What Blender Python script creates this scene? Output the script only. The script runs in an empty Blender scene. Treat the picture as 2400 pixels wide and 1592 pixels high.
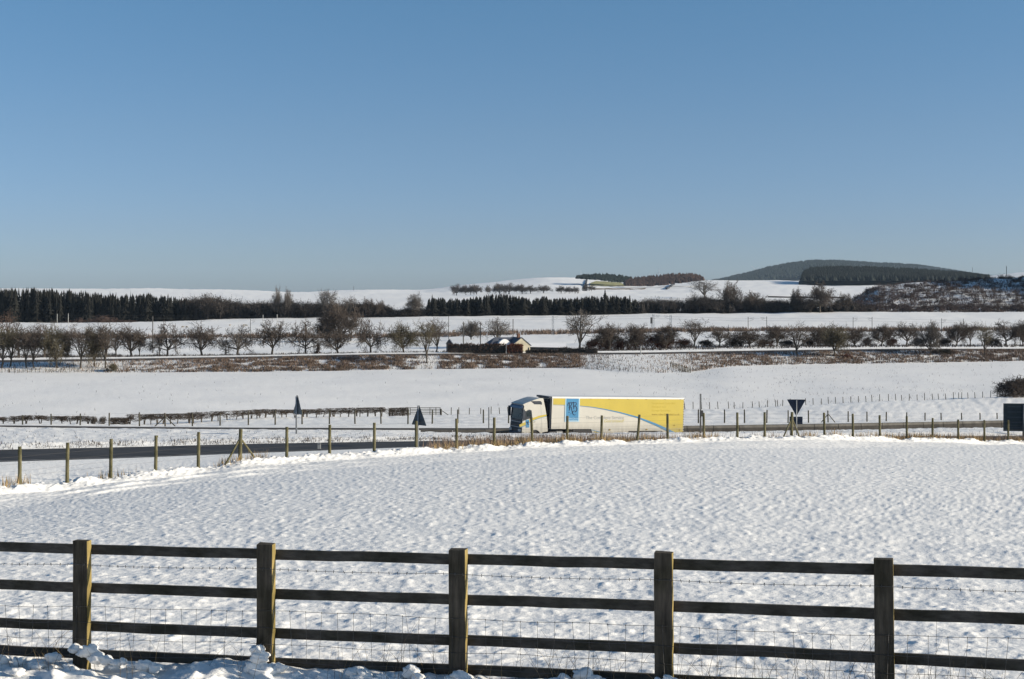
import bpy, math, random
import numpy as np
from mathutils import Vector, Matrix

# ------------------------------------------------------------------ camera
F = 3333.3333      # focal length in photo pixels (50 mm on 36 mm, 2400 px wide)
YH = 700.0         # photo row of the horizon
ZC = 15.0          # camera height above the valley datum
SC = bpy.context.scene
cam_d = bpy.data.cameras.new('camera'); cam = bpy.data.objects.new('camera', cam_d)
SC.collection.objects.link(cam)
cam.location = (0, 0, ZC); cam.rotation_euler = (math.radians(90), 0, 0)
cam_d.lens = 50; cam_d.sensor_width = 36; cam_d.shift_y = -96 / 2400
cam_d.clip_start = 0.3; cam_d.clip_end = 40000
SC.camera = cam
# ------------------------------------------------------------------ light
SUN_EL, SUN_TH = math.radians(17.5), math.radians(-8)      # low winter sun from the right
world = bpy.data.worlds.new('World'); SC.world = world; world.use_nodes = True
wt = world.node_tree; bg = wt.nodes['Background']
sky = wt.nodes.new('ShaderNodeTexSky'); sky.sky_type = 'NISHITA'; sky.sun_disc = False
sky.sun_elevation = SUN_EL; sky.sun_rotation = math.radians(90) - SUN_TH
sky.altitude = 0; sky.air_density = 0.7; sky.dust_density = 0.6; sky.ozone_density = 4.0
wtc = wt.nodes.new('ShaderNodeTexCoord'); wsp = wt.nodes.new('ShaderNodeSeparateXYZ'); wt.links.new(wtc.outputs['Generated'], wsp.inputs[0])
wr = wt.nodes.new('ShaderNodeValToRGB'); wt.links.new(wsp.outputs['Z'], wr.inputs[0])      # white balance of the air, by height above the horizon only
wr.color_ramp.elements[0].position = 0; wr.color_ramp.elements[0].color = (.93, .905, .985, 1)
wr.color_ramp.elements[1].position = .22; wr.color_ramp.elements[1].color = (.905, 1.08, 1.0, 1)
for p_, c_ in ((.05, (.905, .865, .92, 1)), (.115, (.95, .945, .91, 1))):
    e_ = wr.color_ramp.elements.new(p_); e_.color = c_
wm_ = wt.nodes.new('ShaderNodeMix'); wm_.data_type = 'RGBA'; wm_.blend_type = 'MULTIPLY'; wm_.inputs[0].default_value = 1
wt.links.new(sky.outputs[0], wm_.inputs[6]); wt.links.new(wr.outputs[0], wm_.inputs[7]); wt.links.new(wm_.outputs[2], bg.inputs[0]); bg.inputs[1].default_value = 0.094
sun_d = bpy.data.lights.new('sun', 'SUN'); sun = bpy.data.objects.new('sun', sun_d)
SC.collection.objects.link(sun)
sun_d.energy = 5.0; sun_d.angle = math.radians(0.5); sun_d.color = (1, 0.90, 0.74)
sv = Vector((math.cos(SUN_EL) * math.cos(SUN_TH), math.cos(SUN_EL) * math.sin(SUN_TH), math.sin(SUN_EL)))
sun.rotation_euler = sv.to_track_quat('Z', 'Y').to_euler(); sun.location = (60, -8, 60)
SC.view_settings.view_transform = 'Standard'; SC.view_settings.look = 'None'
SC.view_settings.exposure = 0.37; SC.view_settings.gamma = 1; SC.view_settings.use_curve_mapping = False
SC.cycles.volume_bounces = 1; SC.cycles.max_bounces = 6

RNG = np.random.default_rng(7); R = random.Random(11)

# ------------------------------------------------------------------ helpers
def pt(x, y, D):
    return Vector(((x - 1200) / F * D, D, ZC - (y - YH) / F * D))

def new_obj(name, me=None, parent=None, **kw):
    o = bpy.data.objects.new(name, me); SC.collection.objects.link(o)
    if parent is not None: o.parent = parent
    for k, v in kw.items(): o[k] = v
    return o

def mesh(name, v, f, mat, smooth=False):
    me = bpy.data.meshes.new(name)
    v = np.asarray(v, dtype=np.float32)
    if isinstance(f, np.ndarray):
        n, k = f.shape
        me.vertices.add(len(v)); me.vertices.foreach_set('co', v.ravel())
        me.loops.add(n * k); me.loops.foreach_set('vertex_index', f.astype(np.int32).ravel())
        me.polygons.add(n); me.polygons.foreach_set('loop_start', np.arange(0, n * k, k, dtype=np.int32))
        me.update(calc_edges=True)
    else:
        me.from_pydata([tuple(map(float, a)) for a in v], [], f); me.update()
    if mat is not None:
        for m in (mat if isinstance(mat, (list, tuple)) else [mat]): me.materials.append(m)
    if smooth: me.polygons.foreach_set('use_smooth', np.ones(len(me.polygons), dtype=bool))
    return me

class MB:
    """collects shapes for ONE mesh object"""
    def __init__(s): s.v = []; s.f = []
    def add(s, vs, fs):
        o = len(s.v); s.v += [tuple(a) for a in vs]; s.f += [tuple(i + o for i in q) for q in fs]; return s
    def box(s, a, b):
        x0, y0, z0 = a; x1, y1, z1 = b
        return s.add([(x0,y0,z0),(x1,y0,z0),(x1,y1,z0),(x0,y1,z0),(x0,y0,z1),(x1,y0,z1),(x1,y1,z1),(x0,y1,z1)],
                     [(0,3,2,1),(4,5,6,7),(0,1,5,4),(1,2,6,5),(2,3,7,6),(3,0,4,7)])
    def tube(s, pts, rads, n=6, cap=True):
        pts = [Vector(p) for p in pts]
        if not isinstance(rads, (list, tuple)): rads = [rads] * len(pts)
        o = len(s.v)
        for i, p in enumerate(pts):
            d = (pts[min(i + 1, len(pts) - 1)] - pts[max(i - 1, 0)]).normalized()
            a = d.orthogonal().normalized() if abs(d.z) < .9 else d.cross(Vector((0, 1, 0))).normalized()
            b = d.cross(a)
            for k in range(n):
                t = 2 * math.pi * k / n
                s.v.append(tuple(p + rads[i] * (math.cos(t) * a + math.sin(t) * b)))
        for i in range(len(pts) - 1):
            for k in range(n):
                s.f.append((o + i*n + k, o + i*n + (k+1) % n, o + (i+1)*n + (k+1) % n, o + (i+1)*n + k))
        if cap:
            s.f.append(tuple(o + k for k in range(n))[::-1]); s.f.append(tuple(o + (len(pts)-1)*n + k for k in range(n)))
        return s
    def prism(s, poly, h0, h1, axis=2):
        """polygon in two axes, extruded along the third"""
        n = len(poly); o = len(s.v)
        def put(p, h):
            if axis == 2: return (p[0], p[1], h)
            if axis == 1: return (p[0], h, p[1])
            return (h, p[0], p[1])
        s.v += [put(p, h0) for p in poly] + [put(p, h1) for p in poly]
        s.f.append(tuple(o + i for i in range(n))[::-1]); s.f.append(tuple(o + n + i for i in range(n)))
        for i in range(n):
            j = (i + 1) % n; s.f.append((o + i, o + j, o + n + j, o + n + i))
        return s
    def mesh(s, name, mat, smooth=False): return mesh(name, s.v, s.f, mat, smooth)
    def obj(s, name, mat, parent=None, smooth=False, bevel=0, **kw):
        me = s.mesh(name, mat, smooth); o = new_obj(name, me, parent, **kw)
        if bevel:
            m = o.modifiers.new('bevel', 'BEVEL'); m.width = bevel; m.segments = 2; m.limit_method = 'ANGLE'
        return o

def thing(name, label, cat, loc=(0,0,0), group=None, rz=0):
    o = new_obj(name, None, None, label=label, category=cat)
    if group: o['group'] = group
    o.location = loc; o.rotation_euler = (0, 0, rz); o.empty_display_size = .3
    return o

def _hash(ix, iy, seed):
    h = (ix.astype(np.int64) * 374761393 + iy.astype(np.int64) * 668265263 + seed * 974634777) & 0xffffffff
    h = ((h ^ (h >> 13)) * 1274126177) & 0xffffffff
    h = ((h ^ (h >> 16)) * 2246822519) & 0xffffffff
    return ((h ^ (h >> 15)) & 0xffffff) / float(0xffffff)
def noise(x, y, seed=0):
    x = np.asarray(x, dtype=np.float64); y = np.asarray(y, dtype=np.float64)
    ix, iy = np.floor(x), np.floor(y); fx, fy = x - ix, y - iy
    ux, uy = fx*fx*fx*(fx*(fx*6-15)+10), fy*fy*fy*(fy*(fy*6-15)+10)
    def g(i, j):
        a = _hash(ix + i, iy + j, seed) * 2 * np.pi
        return np.cos(a) * (fx - i) + np.sin(a) * (fy - j)
    return 1.5 * ((g(0,0)*(1-ux) + g(1,0)*ux)*(1-uy) + (g(0,1)*(1-ux) + g(1,1)*ux)*uy)

# ------------------------------------------------------------------ materials
def new_mat(name):
    m = bpy.data.materials.new(name); m.use_nodes = True
    return m, m.node_tree.nodes, m.node_tree.links, m.node_tree.nodes['Principled BSDF']
def mat_plain(name, col, rough=.6, var=.15, scale=8, metal=0, bump=0, spec=.3, stretch=None):
    m, N, L, b = new_mat(name)
    tc = N.new('ShaderNodeTexCoord'); src = tc.outputs['Object']
    if stretch:
        mp = N.new('ShaderNodeMapping'); mp.inputs['Scale'].default_value = stretch; L.new(src, mp.inputs[0]); src = mp.outputs[0]
    n = N.new('ShaderNodeTexNoise'); n.inputs['Scale'].default_value = scale; n.inputs['Detail'].default_value = 5
    L.new(src, n.inputs['Vector'])
    r = N.new('ShaderNodeValToRGB'); r.color_ramp.elements[0].position = .3; r.color_ramp.elements[1].position = .72
    r.color_ramp.elements[0].color = tuple(c * (1 - var) for c in col) + (1,)
    r.color_ramp.elements[1].color = tuple(min(1, c * (1 + var)) for c in col) + (1,)
    L.new(n.outputs[0], r.inputs[0]); L.new(r.outputs[0], b.inputs['Base Color'])
    b.inputs['Roughness'].default_value = rough; b.inputs['Metallic'].default_value = metal
    b.inputs['Specular IOR Level'].default_value = spec
    if bump:
        bp = N.new('ShaderNodeBump'); bp.inputs['Strength'].default_value = bump; bp.inputs['Distance'].default_value = .01
        L.new(n.outputs[0], bp.inputs['Height']); L.new(bp.outputs[0], b.inputs['Normal'])
    return m

def mat_snow(name, scales, dist, speck=0.0, tint=(.92, .90, .865), bigvar=.06, dirtcol=(.16, .125, .085)):
    """snow: relief at several world sizes, optional stubble specks, worn-through dirt from the vertex attribute 'dirt'"""
    m, N, L, b = new_mat(name)
    geo = N.new('ShaderNodeNewGeometry')
    def nz(scale, det=3, rough=.55):
        n = N.new('ShaderNodeTexNoise'); n.inputs['Scale'].default_value = scale; n.inputs['Detail'].default_value = det
        n.inputs['Roughness'].default_value = rough; L.new(geo.outputs['Position'], n.inputs['Vector']); return n
    h = None
    for s, a in scales:
        n = nz(s, 2); mu = N.new('ShaderNodeMath'); mu.operation = 'MULTIPLY'; mu.inputs[1].default_value = a
        L.new(n.outputs[0], mu.inputs[0])
        if h is None: h = mu
        else:
            ad = N.new('ShaderNodeMath'); ad.operation = 'ADD'; L.new(h.outputs[0], ad.inputs[0]); L.new(mu.outputs[0], ad.inputs[1]); h = ad
    bp = N.new('ShaderNodeBump'); bp.inputs['Strength'].default_value = 1; bp.inputs['Distance'].default_value = dist
    L.new(h.outputs[0], bp.inputs['Height']); L.new(bp.outputs[0], b.inputs['Normal'])
    base = N.new('ShaderNodeMix'); base.data_type = 'RGBA'
    base.inputs[6].default_value = tuple(c * (1 - bigvar) for c in tint) + (1,); base.inputs[7].default_value = tint + (1,)
    L.new(nz(.05, 4).outputs[0], base.inputs[0]); out = base.outputs[2]
    if speck:
        v = nz(5.0, 4, .7); r = N.new('ShaderNodeValToRGB')
        r.color_ramp.elements[0].position = .64 - speck * .1; r.color_ramp.elements[1].position = .74 - speck * .1
        L.new(v.outputs[0], r.inputs[0])
        v2 = nz(.12, 3); r2 = N.new('ShaderNodeValToRGB'); r2.color_ramp.elements[0].position = .42; r2.color_ramp.elements[1].position = .62
        L.new(v2.outputs[0], r2.inputs[0])
        mu = N.new('ShaderNodeMath'); mu.operation = 'MULTIPLY'; L.new(r.outputs[0], mu.inputs[0]); L.new(r2.outputs[0], mu.inputs[1])
        mx = N.new('ShaderNodeMix'); mx.data_type = 'RGBA'; L.new(mu.outputs[0], mx.inputs[0])
        L.new(out, mx.inputs[6]); mx.inputs[7].default_value = (.30, .27, .23, 1); out = mx.outputs[2]
    at = N.new('ShaderNodeAttribute'); at.attribute_name = 'dirt'
    n = nz(2.2, 6, .7); ad = N.new('ShaderNodeMath'); ad.operation = 'ADD'; L.new(at.outputs['Fac'], ad.inputs[0]); L.new(n.outputs[0], ad.inputs[1])
    mr = N.new('ShaderNodeMapRange'); mr.inputs[1].default_value = .95; mr.inputs[2].default_value = 1.25; L.new(ad.outputs[0], mr.inputs[0])
    mx = N.new('ShaderNodeMix'); mx.data_type = 'RGBA'; L.new(mr.outputs[0], mx.inputs[0]); L.new(out, mx.inputs[6])
    mx.inputs[7].default_value = dirtcol + (1,); out = mx.outputs[2]
    L.new(out, b.inputs['Base Color']); b.inputs['Roughness'].default_value = .65
    b.inputs['Specular IOR Level'].default_value = .2
    return m

M = {}
M['snow_near'] = mat_snow('snow_near', [(9, .35), (26, .2), (70, .06)], .03)
M['snow_mid'] = mat_snow('snow_mid', [(1.1, .08), (4.5, .32), (12, .2)], .10, speck=.6)
M['snow_far'] = mat_snow('snow_far', [(.25, .5), (1.2, .4)], .2, speck=.0)
M['snow_hill'] = mat_snow('snow_hill', [(.01, .5), (.05, .15)], 1.2, bigvar=.05)

def mat_asphalt(name, col=(.05, .052, .056), snowy=.0):
    m, N, L, b = new_mat(name)
    geo = N.new('ShaderNodeNewGeometry')
    n = N.new('ShaderNodeTexNoise'); n.inputs['Scale'].default_value = 1.3; n.inputs['Detail'].default_value = 6
    mp = N.new('ShaderNodeMapping'); mp.inputs['Scale'].default_value = (.25, 1.5, 1); L.new(geo.outputs['Position'], mp.inputs[0]); L.new(mp.outputs[0], n.inputs['Vector'])
    r = N.new('ShaderNodeValToRGB'); r.color_ramp.elements[0].position = .3; r.color_ramp.elements[1].position = .75
    r.color_ramp.elements[0].color = tuple(c * .65 for c in col) + (1,); r.color_ramp.elements[1].color = tuple(c * 1.6 for c in col) + (1,)
    L.new(n.outputs[0], r.inputs[0])
    at = N.new('ShaderNodeAttribute'); at.attribute_name = 'dirt'
    n2 = N.new('ShaderNodeTexNoise'); n2.inputs['Scale'].default_value = 3; n2.inputs['Detail'].default_value = 5; L.new(geo.outputs['Position'], n2.inputs['Vector'])
    ad = N.new('ShaderNodeMath'); ad.operation = 'ADD'; L.new(at.outputs['Fac'], ad.inputs[0]); L.new(n2.outputs[0], ad.inputs[1])
    mr = N.new('ShaderNodeMapRange'); mr.inputs[1].default_value = 1.1; mr.inputs[2].default_value = 1.4; L.new(ad.outputs[0], mr.inputs[0])
    mx = N.new('ShaderNodeMix'); mx.data_type = 'RGBA'; L.new(mr.outputs[0], mx.inputs[0]); L.new(r.outputs[0], mx.inputs[6])
    mx.inputs[7].default_value = (.34, .31, .28, 1)
    L.new(mx.outputs[2], b.inputs['Base Color']); b.inputs['Roughness'].default_value = .75; b.inputs['Specular IOR Level'].default_value = .25
    return m
M['asphalt'] = mat_asphalt('asphalt', (.038, .037, .037)); M['asphalt_dirty'] = mat_asphalt('asphalt_dirty', (.060, .052, .045))

# ------------------------------------------------------------------ terrain from survey lines
# each line: control columns in photo px (a bearing), distance, height; heights are given as the row they show at
def ctl(tab, xs): 
    k = sorted(tab); return np.interp(xs, k, [tab[i] for i in k])
XS = np.concatenate([np.linspace(-2600, -160, 50)[:-1], np.linspace(-160, 2560, 820), np.linspace(2560, 5000, 50)[1:]])
def smooth_ctl(tab, xs):
    y = ctl(tab, xs); return y
LINES = []
def soft(a, sig):
    """rounds the kinks between survey points"""
    g = np.linspace(-2600, 5000, 1521); v = np.interp(g, XS, a); k = np.exp(-.5 * (np.arange(-200, 201) * 5 / sig) ** 2); k /= k.sum()
    return np.interp(XS, g, np.convolve(np.pad(v, 200, mode='edge'), k, 'valid'))
def line(D, y=None, z=None, amp=(0, 0, 0), dirt=0, D0=None):
    d = soft(ctl(D, XS), 60) if isinstance(D, dict) else np.asarray(D, float)
    if z is None: zz = ZC - (soft(ctl(y, XS), 35) - YH) / F * d
    else: zz = ZC + (ctl(z, XS) if isinstance(z, dict) else np.asarray(z, float))
    LINES.append(dict(D=d, z=zz, amp=amp, dirt=dirt)); return len(LINES) - 1
fence_s = np.clip(249 + 51 * XS / 2400, 200, 350)
fence_z = np.interp(XS, [0, 2400], [-3.37, -3.19])
crest_D = {-2600: 30, -600: 37, 0: 45, 300: 50.5, 670: 56.5, 1200: 64, 1600: 70, 2000: 76, 2400: 84, 3000: 98, 5000: 130}
crest_y = {-2600: 1290, 0: 1144, 150: 1136, 260: 1118, 365: 1110, 465: 1099, 560: 1084, 670: 1077, 772: 1069, 877: 1063, 975: 1057,
           1069: 1051, 1158: 1047, 1246: 1041, 1329: 1037, 1409: 1036, 1565: 1031, 1640: 1030, 1728: 1025, 1800: 1024, 1934: 1022,
           2000: 1024, 2100: 1028, 2250: 1030, 2308: 1035, 2400: 1033, 5000: 1030}
cD = soft(ctl(crest_D, XS), 120); cz = -(soft(ctl(crest_y, XS), 18) - YH) / F * cD; cs = soft(cz, 420)
lump = (.16, .35, .0)
L_START = line(np.full_like(XS, 2.2), z=np.full_like(XS, -1.75), amp=(.02, .05, 0))
L_BANK = line(F / fence_s - 4.0, z=fence_z - .12, amp=(.05, .10, 0))
L_BANK2 = line(F / fence_s - 1.1, z=fence_z - .02, amp=(.09, .16, 0))
L_FENCE = line(F / fence_s + .1, z=fence_z + .0, amp=(.06, .18, 0))
L_FOOT = line(F / fence_s + .8, z=fence_z - .12, amp=(.034, .06, .05))
L_FIELD = line(F / fence_s * .6 + cD * .4, z=(fence_z - .1) * .6 + (cs - .16) * .4, amp=(.035, .022, .06))
L_FIELD2 = line(cD - 5, z=cs * .93 + fence_z * .07 - .16, amp=(.035, .022, .06))
L_CR0 = line(cD - .9, z=cz - .10, amp=(.034, .04, .05))
L_CR1 = line(cD - .1, z=cz + .02, amp=(.10, .20, .05))
L_CR2 = line(cD + .35, z=cz + .0, amp=(.10, .17, .05), dirt=.1)
dz5 = np.interp(XS, [0, 600, 1200, 2400], [-.30, -.4, -.55, -.6])
L_DIP = line(cD + 2.0, z=cz + dz5, amp=(.04, .06, 0), dirt=.12)
L_SLN = line({-2600: 46, 0: 60, 300: 65, 600: 70, 975: 77, 1200: 81, 1600: 87, 2000: 93, 2200: 97, 2400: 101, 5000: 150},
             {-2600: 1190, 0: 1083, 300: 1074, 600: 1062, 975: 1048, 1200: 1041, 1600: 1037, 2000: 1036, 2400: 1036, 5000: 1034}, dirt=.28)
L_SLF = line({-2600: 50, 0: 66, 300: 71.5, 600: 77, 975: 84, 1200: 88, 1400: 91, 1600: 94, 2000: 100, 2400: 108, 5000: 158},
             {-2600: 1160, 0: 1054, 300: 1048, 600: 1040, 975: 1034, 1200: 1031, 1400: 1029, 1600: 1026, 2000: 1023, 2400: 1022, 5000: 1022}, dirt=.42)
L_VG1 = line(LINES[L_SLF]['D'] + 1.6, z=LINES[L_SLF]['z'] - ZC + .12, amp=(.05, .08, 0), dirt=.34)
L_VGC = line({-2600: 112, 0: 117, 1000: 117, 1200: 118.5, 1600: 125, 1800: 130, 2000: 135, 2400: 149, 5000: 240},
             {-2600: 1005, 0: 1003, 300: 1005, 600: 1007, 900: 1010, 1000: 1013, 1190: 1017, 1600: 1014, 1750: 1012, 1850: 1010, 2000: 1008,
              2150: 1004.5, 2400: 1002, 5000: 1000}, amp=(0, .13, 0), dirt=.05)
L_MRN = line({-2600: 117, 0: 121, 600: 121, 1000: 121.5, 1222: 122.6, 1601: 129.2, 1750: 133, 2000: 139, 2400: 154, 5000: 245},
             z={-2600: -11.6, 0: -12.1, 1222: -12.7, 1601: -13.25, 2000: -13.75, 2400: -14.35, 5000: -17}, dirt=.35)
L_MRF = line({-2600: 126, 0: 130, 1000: 131, 1190: 132, 1605: 139, 2000: 147, 2400: 160, 5000: 255},
             z={-2600: -12, 0: -12.6, 1190: -13.1, 1605: -13.38, 2000: -13.88, 2400: -14.6, 5000: -17.2}, dirt=.35)
L_MED = line(LINES[L_MRF]['D'] + 1.5, {-2600: 1005, 0: 1001, 300: 1005, 600: 1007, 900: 1008, 1190: 1010, 1605: 1002, 2000: 994.5, 2400: 988, 5000: 975}, amp=(0, .03, 0))
L_FRN = line(LINES[L_MRF]['D'] + 4, z={-2600: -12.8, 0: -13.0, 600: -13.35, 1190: -13.6, 1605: -13.9, 2400: -14.7, 5000: -17.4})
L_FRF = line({-2600: 138, 0: 142, 600: 143.5, 1190: 145.5, 1605: 152, 2000: 160, 2400: 174, 5000: 270},
             {-2600: 997, 0: 997, 300: 1000.5, 600: 1002.5, 900: 1003.5, 1190: 1003.5, 1400: 1001, 1605: 998, 2000: 992, 2400: 985, 5000: 970}, dirt=.3)
L_BKF = line({-2600: 144, 0: 148, 600: 150, 1190: 152, 1605: 156.5, 2000: 165, 2400: 180, 5000: 276},
             {-2600: 995, 0: 996.3, 300: 1000, 450: 1000, 600: 997, 900: 993.5, 1190: 992, 1605: 991.5, 1900: 991, 2000: 988.5, 2200: 985, 2400: 982, 5000: 960}, amp=(0, .06, .1))
L_HDG = line({-2600: 150, 0: 153, 300: 155, 470: 159, 600: 170, 900: 180, 1190: 188, 1605: 198, 2000: 208, 2400: 217, 5000: 310},
             {-2600: 995, 0: 995.5, 300: 996.5, 470: 991.5, 600: 979, 900: 975, 1190: 968, 1640: 958.5, 1800: 955, 1900: 949.5, 2000: 944, 2130: 938,
              2250: 935, 2340: 931, 2400: 928, 5000: 905}, amp=(0, .10, .2))
L_HD2 = line(LINES[L_HDG]['D'] + 5, z=LINES[L_HDG]['z'] - ZC - .35, amp=(0, .02, .3))
L_FEN = line({-2600: 280, 0: 287, 1200: 300, 1360: 301, 1470: 285, 1540: 281, 1640: 290, 1700: 305, 2400: 325, 5000: 400},
             {-2600: 880, 0: 875.5, 300: 874, 600: 871.6, 900: 866.5, 1200: 863, 1360: 864, 1470: 874, 1540: 878, 1640: 872, 1700: 860, 1800: 857.5, 2100: 852.5,
              2400: 846, 5000: 820}, amp=(0, .02, .2), dirt=.0)
L_TOP = line({-2600: 290, 0: 298, 1200: 312, 2400: 337, 5000: 415},
             {-2600: 856, 0: 849.5, 300: 845.5, 600: 840.5, 900: 834.5, 1200: 832, 1500: 831, 1800: 825.5, 2100: 821.5, 2400: 821.5, 5000: 800}, amp=(0, 0, 0), dirt=.25)
L_RFF = line(LINES[L_TOP]['D'] + 8, z=LINES[L_TOP]['z'] - ZC + .12, dirt=.15)
L_RV = line(LINES[L_RFF]['D'] + 2, z=LINES[L_RFF]['z'] - ZC + .28, amp=(0, .08, .1), dirt=.0)
L_BEY = line({-2600: 325, 0: 330, 1200: 345, 2400: 370, 5000: 440},
             {-2600: 840, 0: 838, 300: 836, 600: 831.5, 900: 828, 1200: 826, 1500: 822, 1620: 814, 2000: 811.5, 2400: 808.5, 5000: 790}, amp=(0, .1, .3))
L_BE2 = line(LINES[L_BEY]['D'] + 35, z=LINES[L_BEY]['z'] - ZC + .0, amp=(0, .1, .8))
L_RLW = line({-2600: 500, 5000: 560},
             {-2600: 797, 0: 794, 600: 793, 1000: 791, 1200: 784, 1500: 781, 1800: 778, 2400: 776, 5000: 765}, amp=(0, .1, .5))
L_RL2 = line(LINES[L_RLW]['D'] + 14, z=LINES[L_RLW]['z'] - ZC + .6, amp=(0, .1, .4))
L_FOR = line({-2600: 800, 5000: 820},
             {-2600: 758, 0: 756, 300: 753, 600: 747.5, 900: 744, 1200: 741, 1500: 737, 1800: 733, 2100: 731.5, 2400: 732, 5000: 725}, amp=(0, .1, .8))
L_B10 = line({-2600: 1000, 5000: 1000}, {-2600: 742, 600: 736, 1500: 728, 2400: 726, 5000: 715}, amp=(0, 0, .5))
L_B15 = line({-2600: 1500, 5000: 1500}, {-2600: 705, 600: 708, 1100: 700, 1500: 699, 1900: 702, 2400: 700, 5000: 690}, amp=(0, 0, .8))
L_B22 = line({-2600: 2200, 5000: 2200}, {-2600: 685, 0: 688, 600: 692, 900: 692, 1020: 690, 1100: 686, 1270: 676, 1500: 680, 1650: 676, 1800: 674, 2000: 676, 2400: 672, 5000: 640}, amp=(0, 0, 1.3))
L_SKY = line({-2600: 3200, 5000: 3200},
             {-2600: 670, -300: 673, 0: 676, 180: 677, 300: 676.5, 450: 677, 550: 680, 620: 681.5, 680: 685.5, 750: 684, 800: 680.5, 880: 678.5, 950: 680,
              1000: 681, 1030: 676, 1060: 671, 1100: 666, 1150: 661, 1200: 657, 1270: 649, 1330: 650, 1400: 654, 1480: 660, 1560: 662, 1640: 656,
              1720: 657, 1800: 657, 1900: 659, 2050: 660.5, 2200: 661, 2260: 655, 2330: 645, 2400: 637, 2700: 622, 5000: 600}, amp=(0, 0, 1.2))
L_END = line({-2600: 4300, 5000: 4300}, {-2600: 740, 5000: 740})

def height_noise(X, Y, amp, D):
    n = 0
    af, am, al = amp
    if np.any(af): 
        a = noise(X / .19, Y / .16, 3); b = noise(X / .085, Y / .075, 4)
        c = noise(X / .42, Y / .36, 9)
        k_ = np.exp(-.5 * ((D - (np.interp(1200 + X / D * F, XS, cD) - 2.6)) / .14) ** 2) + .8 * np.exp(-.5 * ((D - (np.interp(1200 + X / D * F, XS, cD) - 4.3)) / .16) ** 2)
        n = n + .09 * k_ * np.clip((950 - (1200 + X / D * F)) / 400, 0, 1) * np.clip(.6 + noise(X / 1.1, D * .2, 77) * 1.2, 0, 1)
        n = n + af * (np.maximum(a - .07, -.04) * .95 + b * .15 + np.minimum(c, .1) * .25)
    if np.any(am):
        n = n + am * (noise(X / 1.5, Y / 1.3, 5) * .7 + noise(X / .7, Y / .7, 6) * .35)
    if np.any(al):
        n = n + al * (noise(X / 14, Y / 14, 8) * .5 + noise(X / 110, Y / 110, 12) * 1.2)
    return n

def ribbon(name, i0, i1, rows, mat, step=1, kind='structure', **kw):
    """one ground sheet lofted through survey lines i0..i1 (rows = number of strips between each pair)"""
    cols = np.arange(0, len(XS), step); xs = XS[cols]
    vv = []; dd = []
    for k, i in enumerate(range(i0, i1)):
        A, B = LINES[i], LINES[i + 1]; n = rows[k]
        for j in range(n + (1 if i == i1 - 1 else 0)):
            q = j / n; Da, Db = A['D'][cols], B['D'][cols]
            D = 1 / ((1 - q) / Da + q / Db)
            t = (D - Da) / (Db - Da)
            z = A['z'][cols] * (1 - t) + B['z'][cols] * t
            s = t * t * (3 - 2 * t)
            amp = [A['amp'][m] * (1 - s) + B['amp'][m] * s for m in range(3)]
            X = (xs - 1200) / F * D
            z = z + height_noise(X, D, amp, D)
            vv.append(np.stack([X, D, z], 1)); dd.append(A['dirt'] * (1 - t) + B['dirt'] * t)
    nr, nc = len(vv), len(cols)
    v = np.concatenate(vv)
    a = (np.arange(nr - 1)[:, None] * nc + np.arange(nc - 1)[None, :]).ravel()
    f = np.stack([a, a + 1, a + nc + 1, a + nc], 1)
    me = mesh(name, v, f, mat, True)
    at = me.attributes.new('dirt', 'FLOAT', 'POINT'); at.data.foreach_set('value', np.concatenate(dd).astype(np.float32))
    return new_obj(name, me, None, kind=kind, **kw)

def gz(X, Y, lo=0, hi=None):
    """ground height at world X, Y (without the fine relief)"""
    X = np.atleast_1d(np.asarray(X, float)); Y = np.atleast_1d(np.asarray(Y, float))
    x = 1200 + X / Y * F
    Ds = np.array([np.interp(x, XS, l['D']) for l in LINES]); Zs = np.array([np.interp(x, XS, l['z']) for l in LINES])
    out = np.empty_like(Y)
    for i in range(len(Y)):
        D, Z = Ds[:, i], Zs[:, i]
        k = int(np.clip(np.searchsorted(D, Y[i]) - 1, 0, len(D) - 2))
        t = (Y[i] - D[k]) / (D[k + 1] - D[k]); s = t * t * (3 - 2 * t)
        amp = [LINES[k]['amp'][m] * (1 - s) + LINES[k + 1]['amp'][m] * s for m in range(3)]
        out[i] = Z[k] * (1 - t) + Z[k + 1] * t + height_noise(X[i], Y[i], amp, Y[i])
    return out
def gpt(x, D):
    X = (x - 1200) / F * D; return Vector((X, D, float(gz(X, D)[0])))
def Dl(i, x): return float(np.interp(x, XS, LINES[i]['D']))

ribbon('snow_field', L_START, L_CR0, [40, 34, 30, 34, 250, 130, 40], M['snow_near'])
ribbon('snow_drift', L_CR0, L_DIP, [12, 9, 8], M['snow_near'])
ribbon('snow_verge', L_DIP, L_SLN, [22], M['snow_mid'])
ribbon('slip_road', L_SLN, L_SLF, [6], M['asphalt'])
ribbon('snow_nose', L_SLF, L_MRN, [8, 30, 6], M['snow_mid'])
ribbon('main_road', L_MRN, L_MRF, [6], M['asphalt'])
ribbon('snow_median', L_MRF, L_FRN, [3, 3], M['snow_mid'])
ribbon('far_carriageway', L_FRN, L_FRF, [4], M['asphalt_dirty'])
ribbon('snow_meadow', L_FRF, L_TOP, [5, 22, 6, 60, 14], M['snow_mid'])
ribbon('country_road', L_TOP, L_RFF, [3], M['asphalt_dirty'], 2)
ribbon('snow_pasture', L_RFF, L_FOR, [3, 6, 6, 22, 4, 26], M['snow_far'], 2)
ribbon('snow_hills', L_FOR, L_END, [8, 16, 22, 26, 8], M['snow_hill'], 2)
# the ground behind and beside the camera
gb = MB(); gb.add([(-400, -300, ZC - 1.78), (400, -300, ZC - 1.78), (400, 2.2, ZC - 1.78), (-400, 2.2, ZC - 1.78)], [(0, 1, 2, 3)])
gb.obj('ground', M['snow_mid'], kind='structure')
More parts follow.
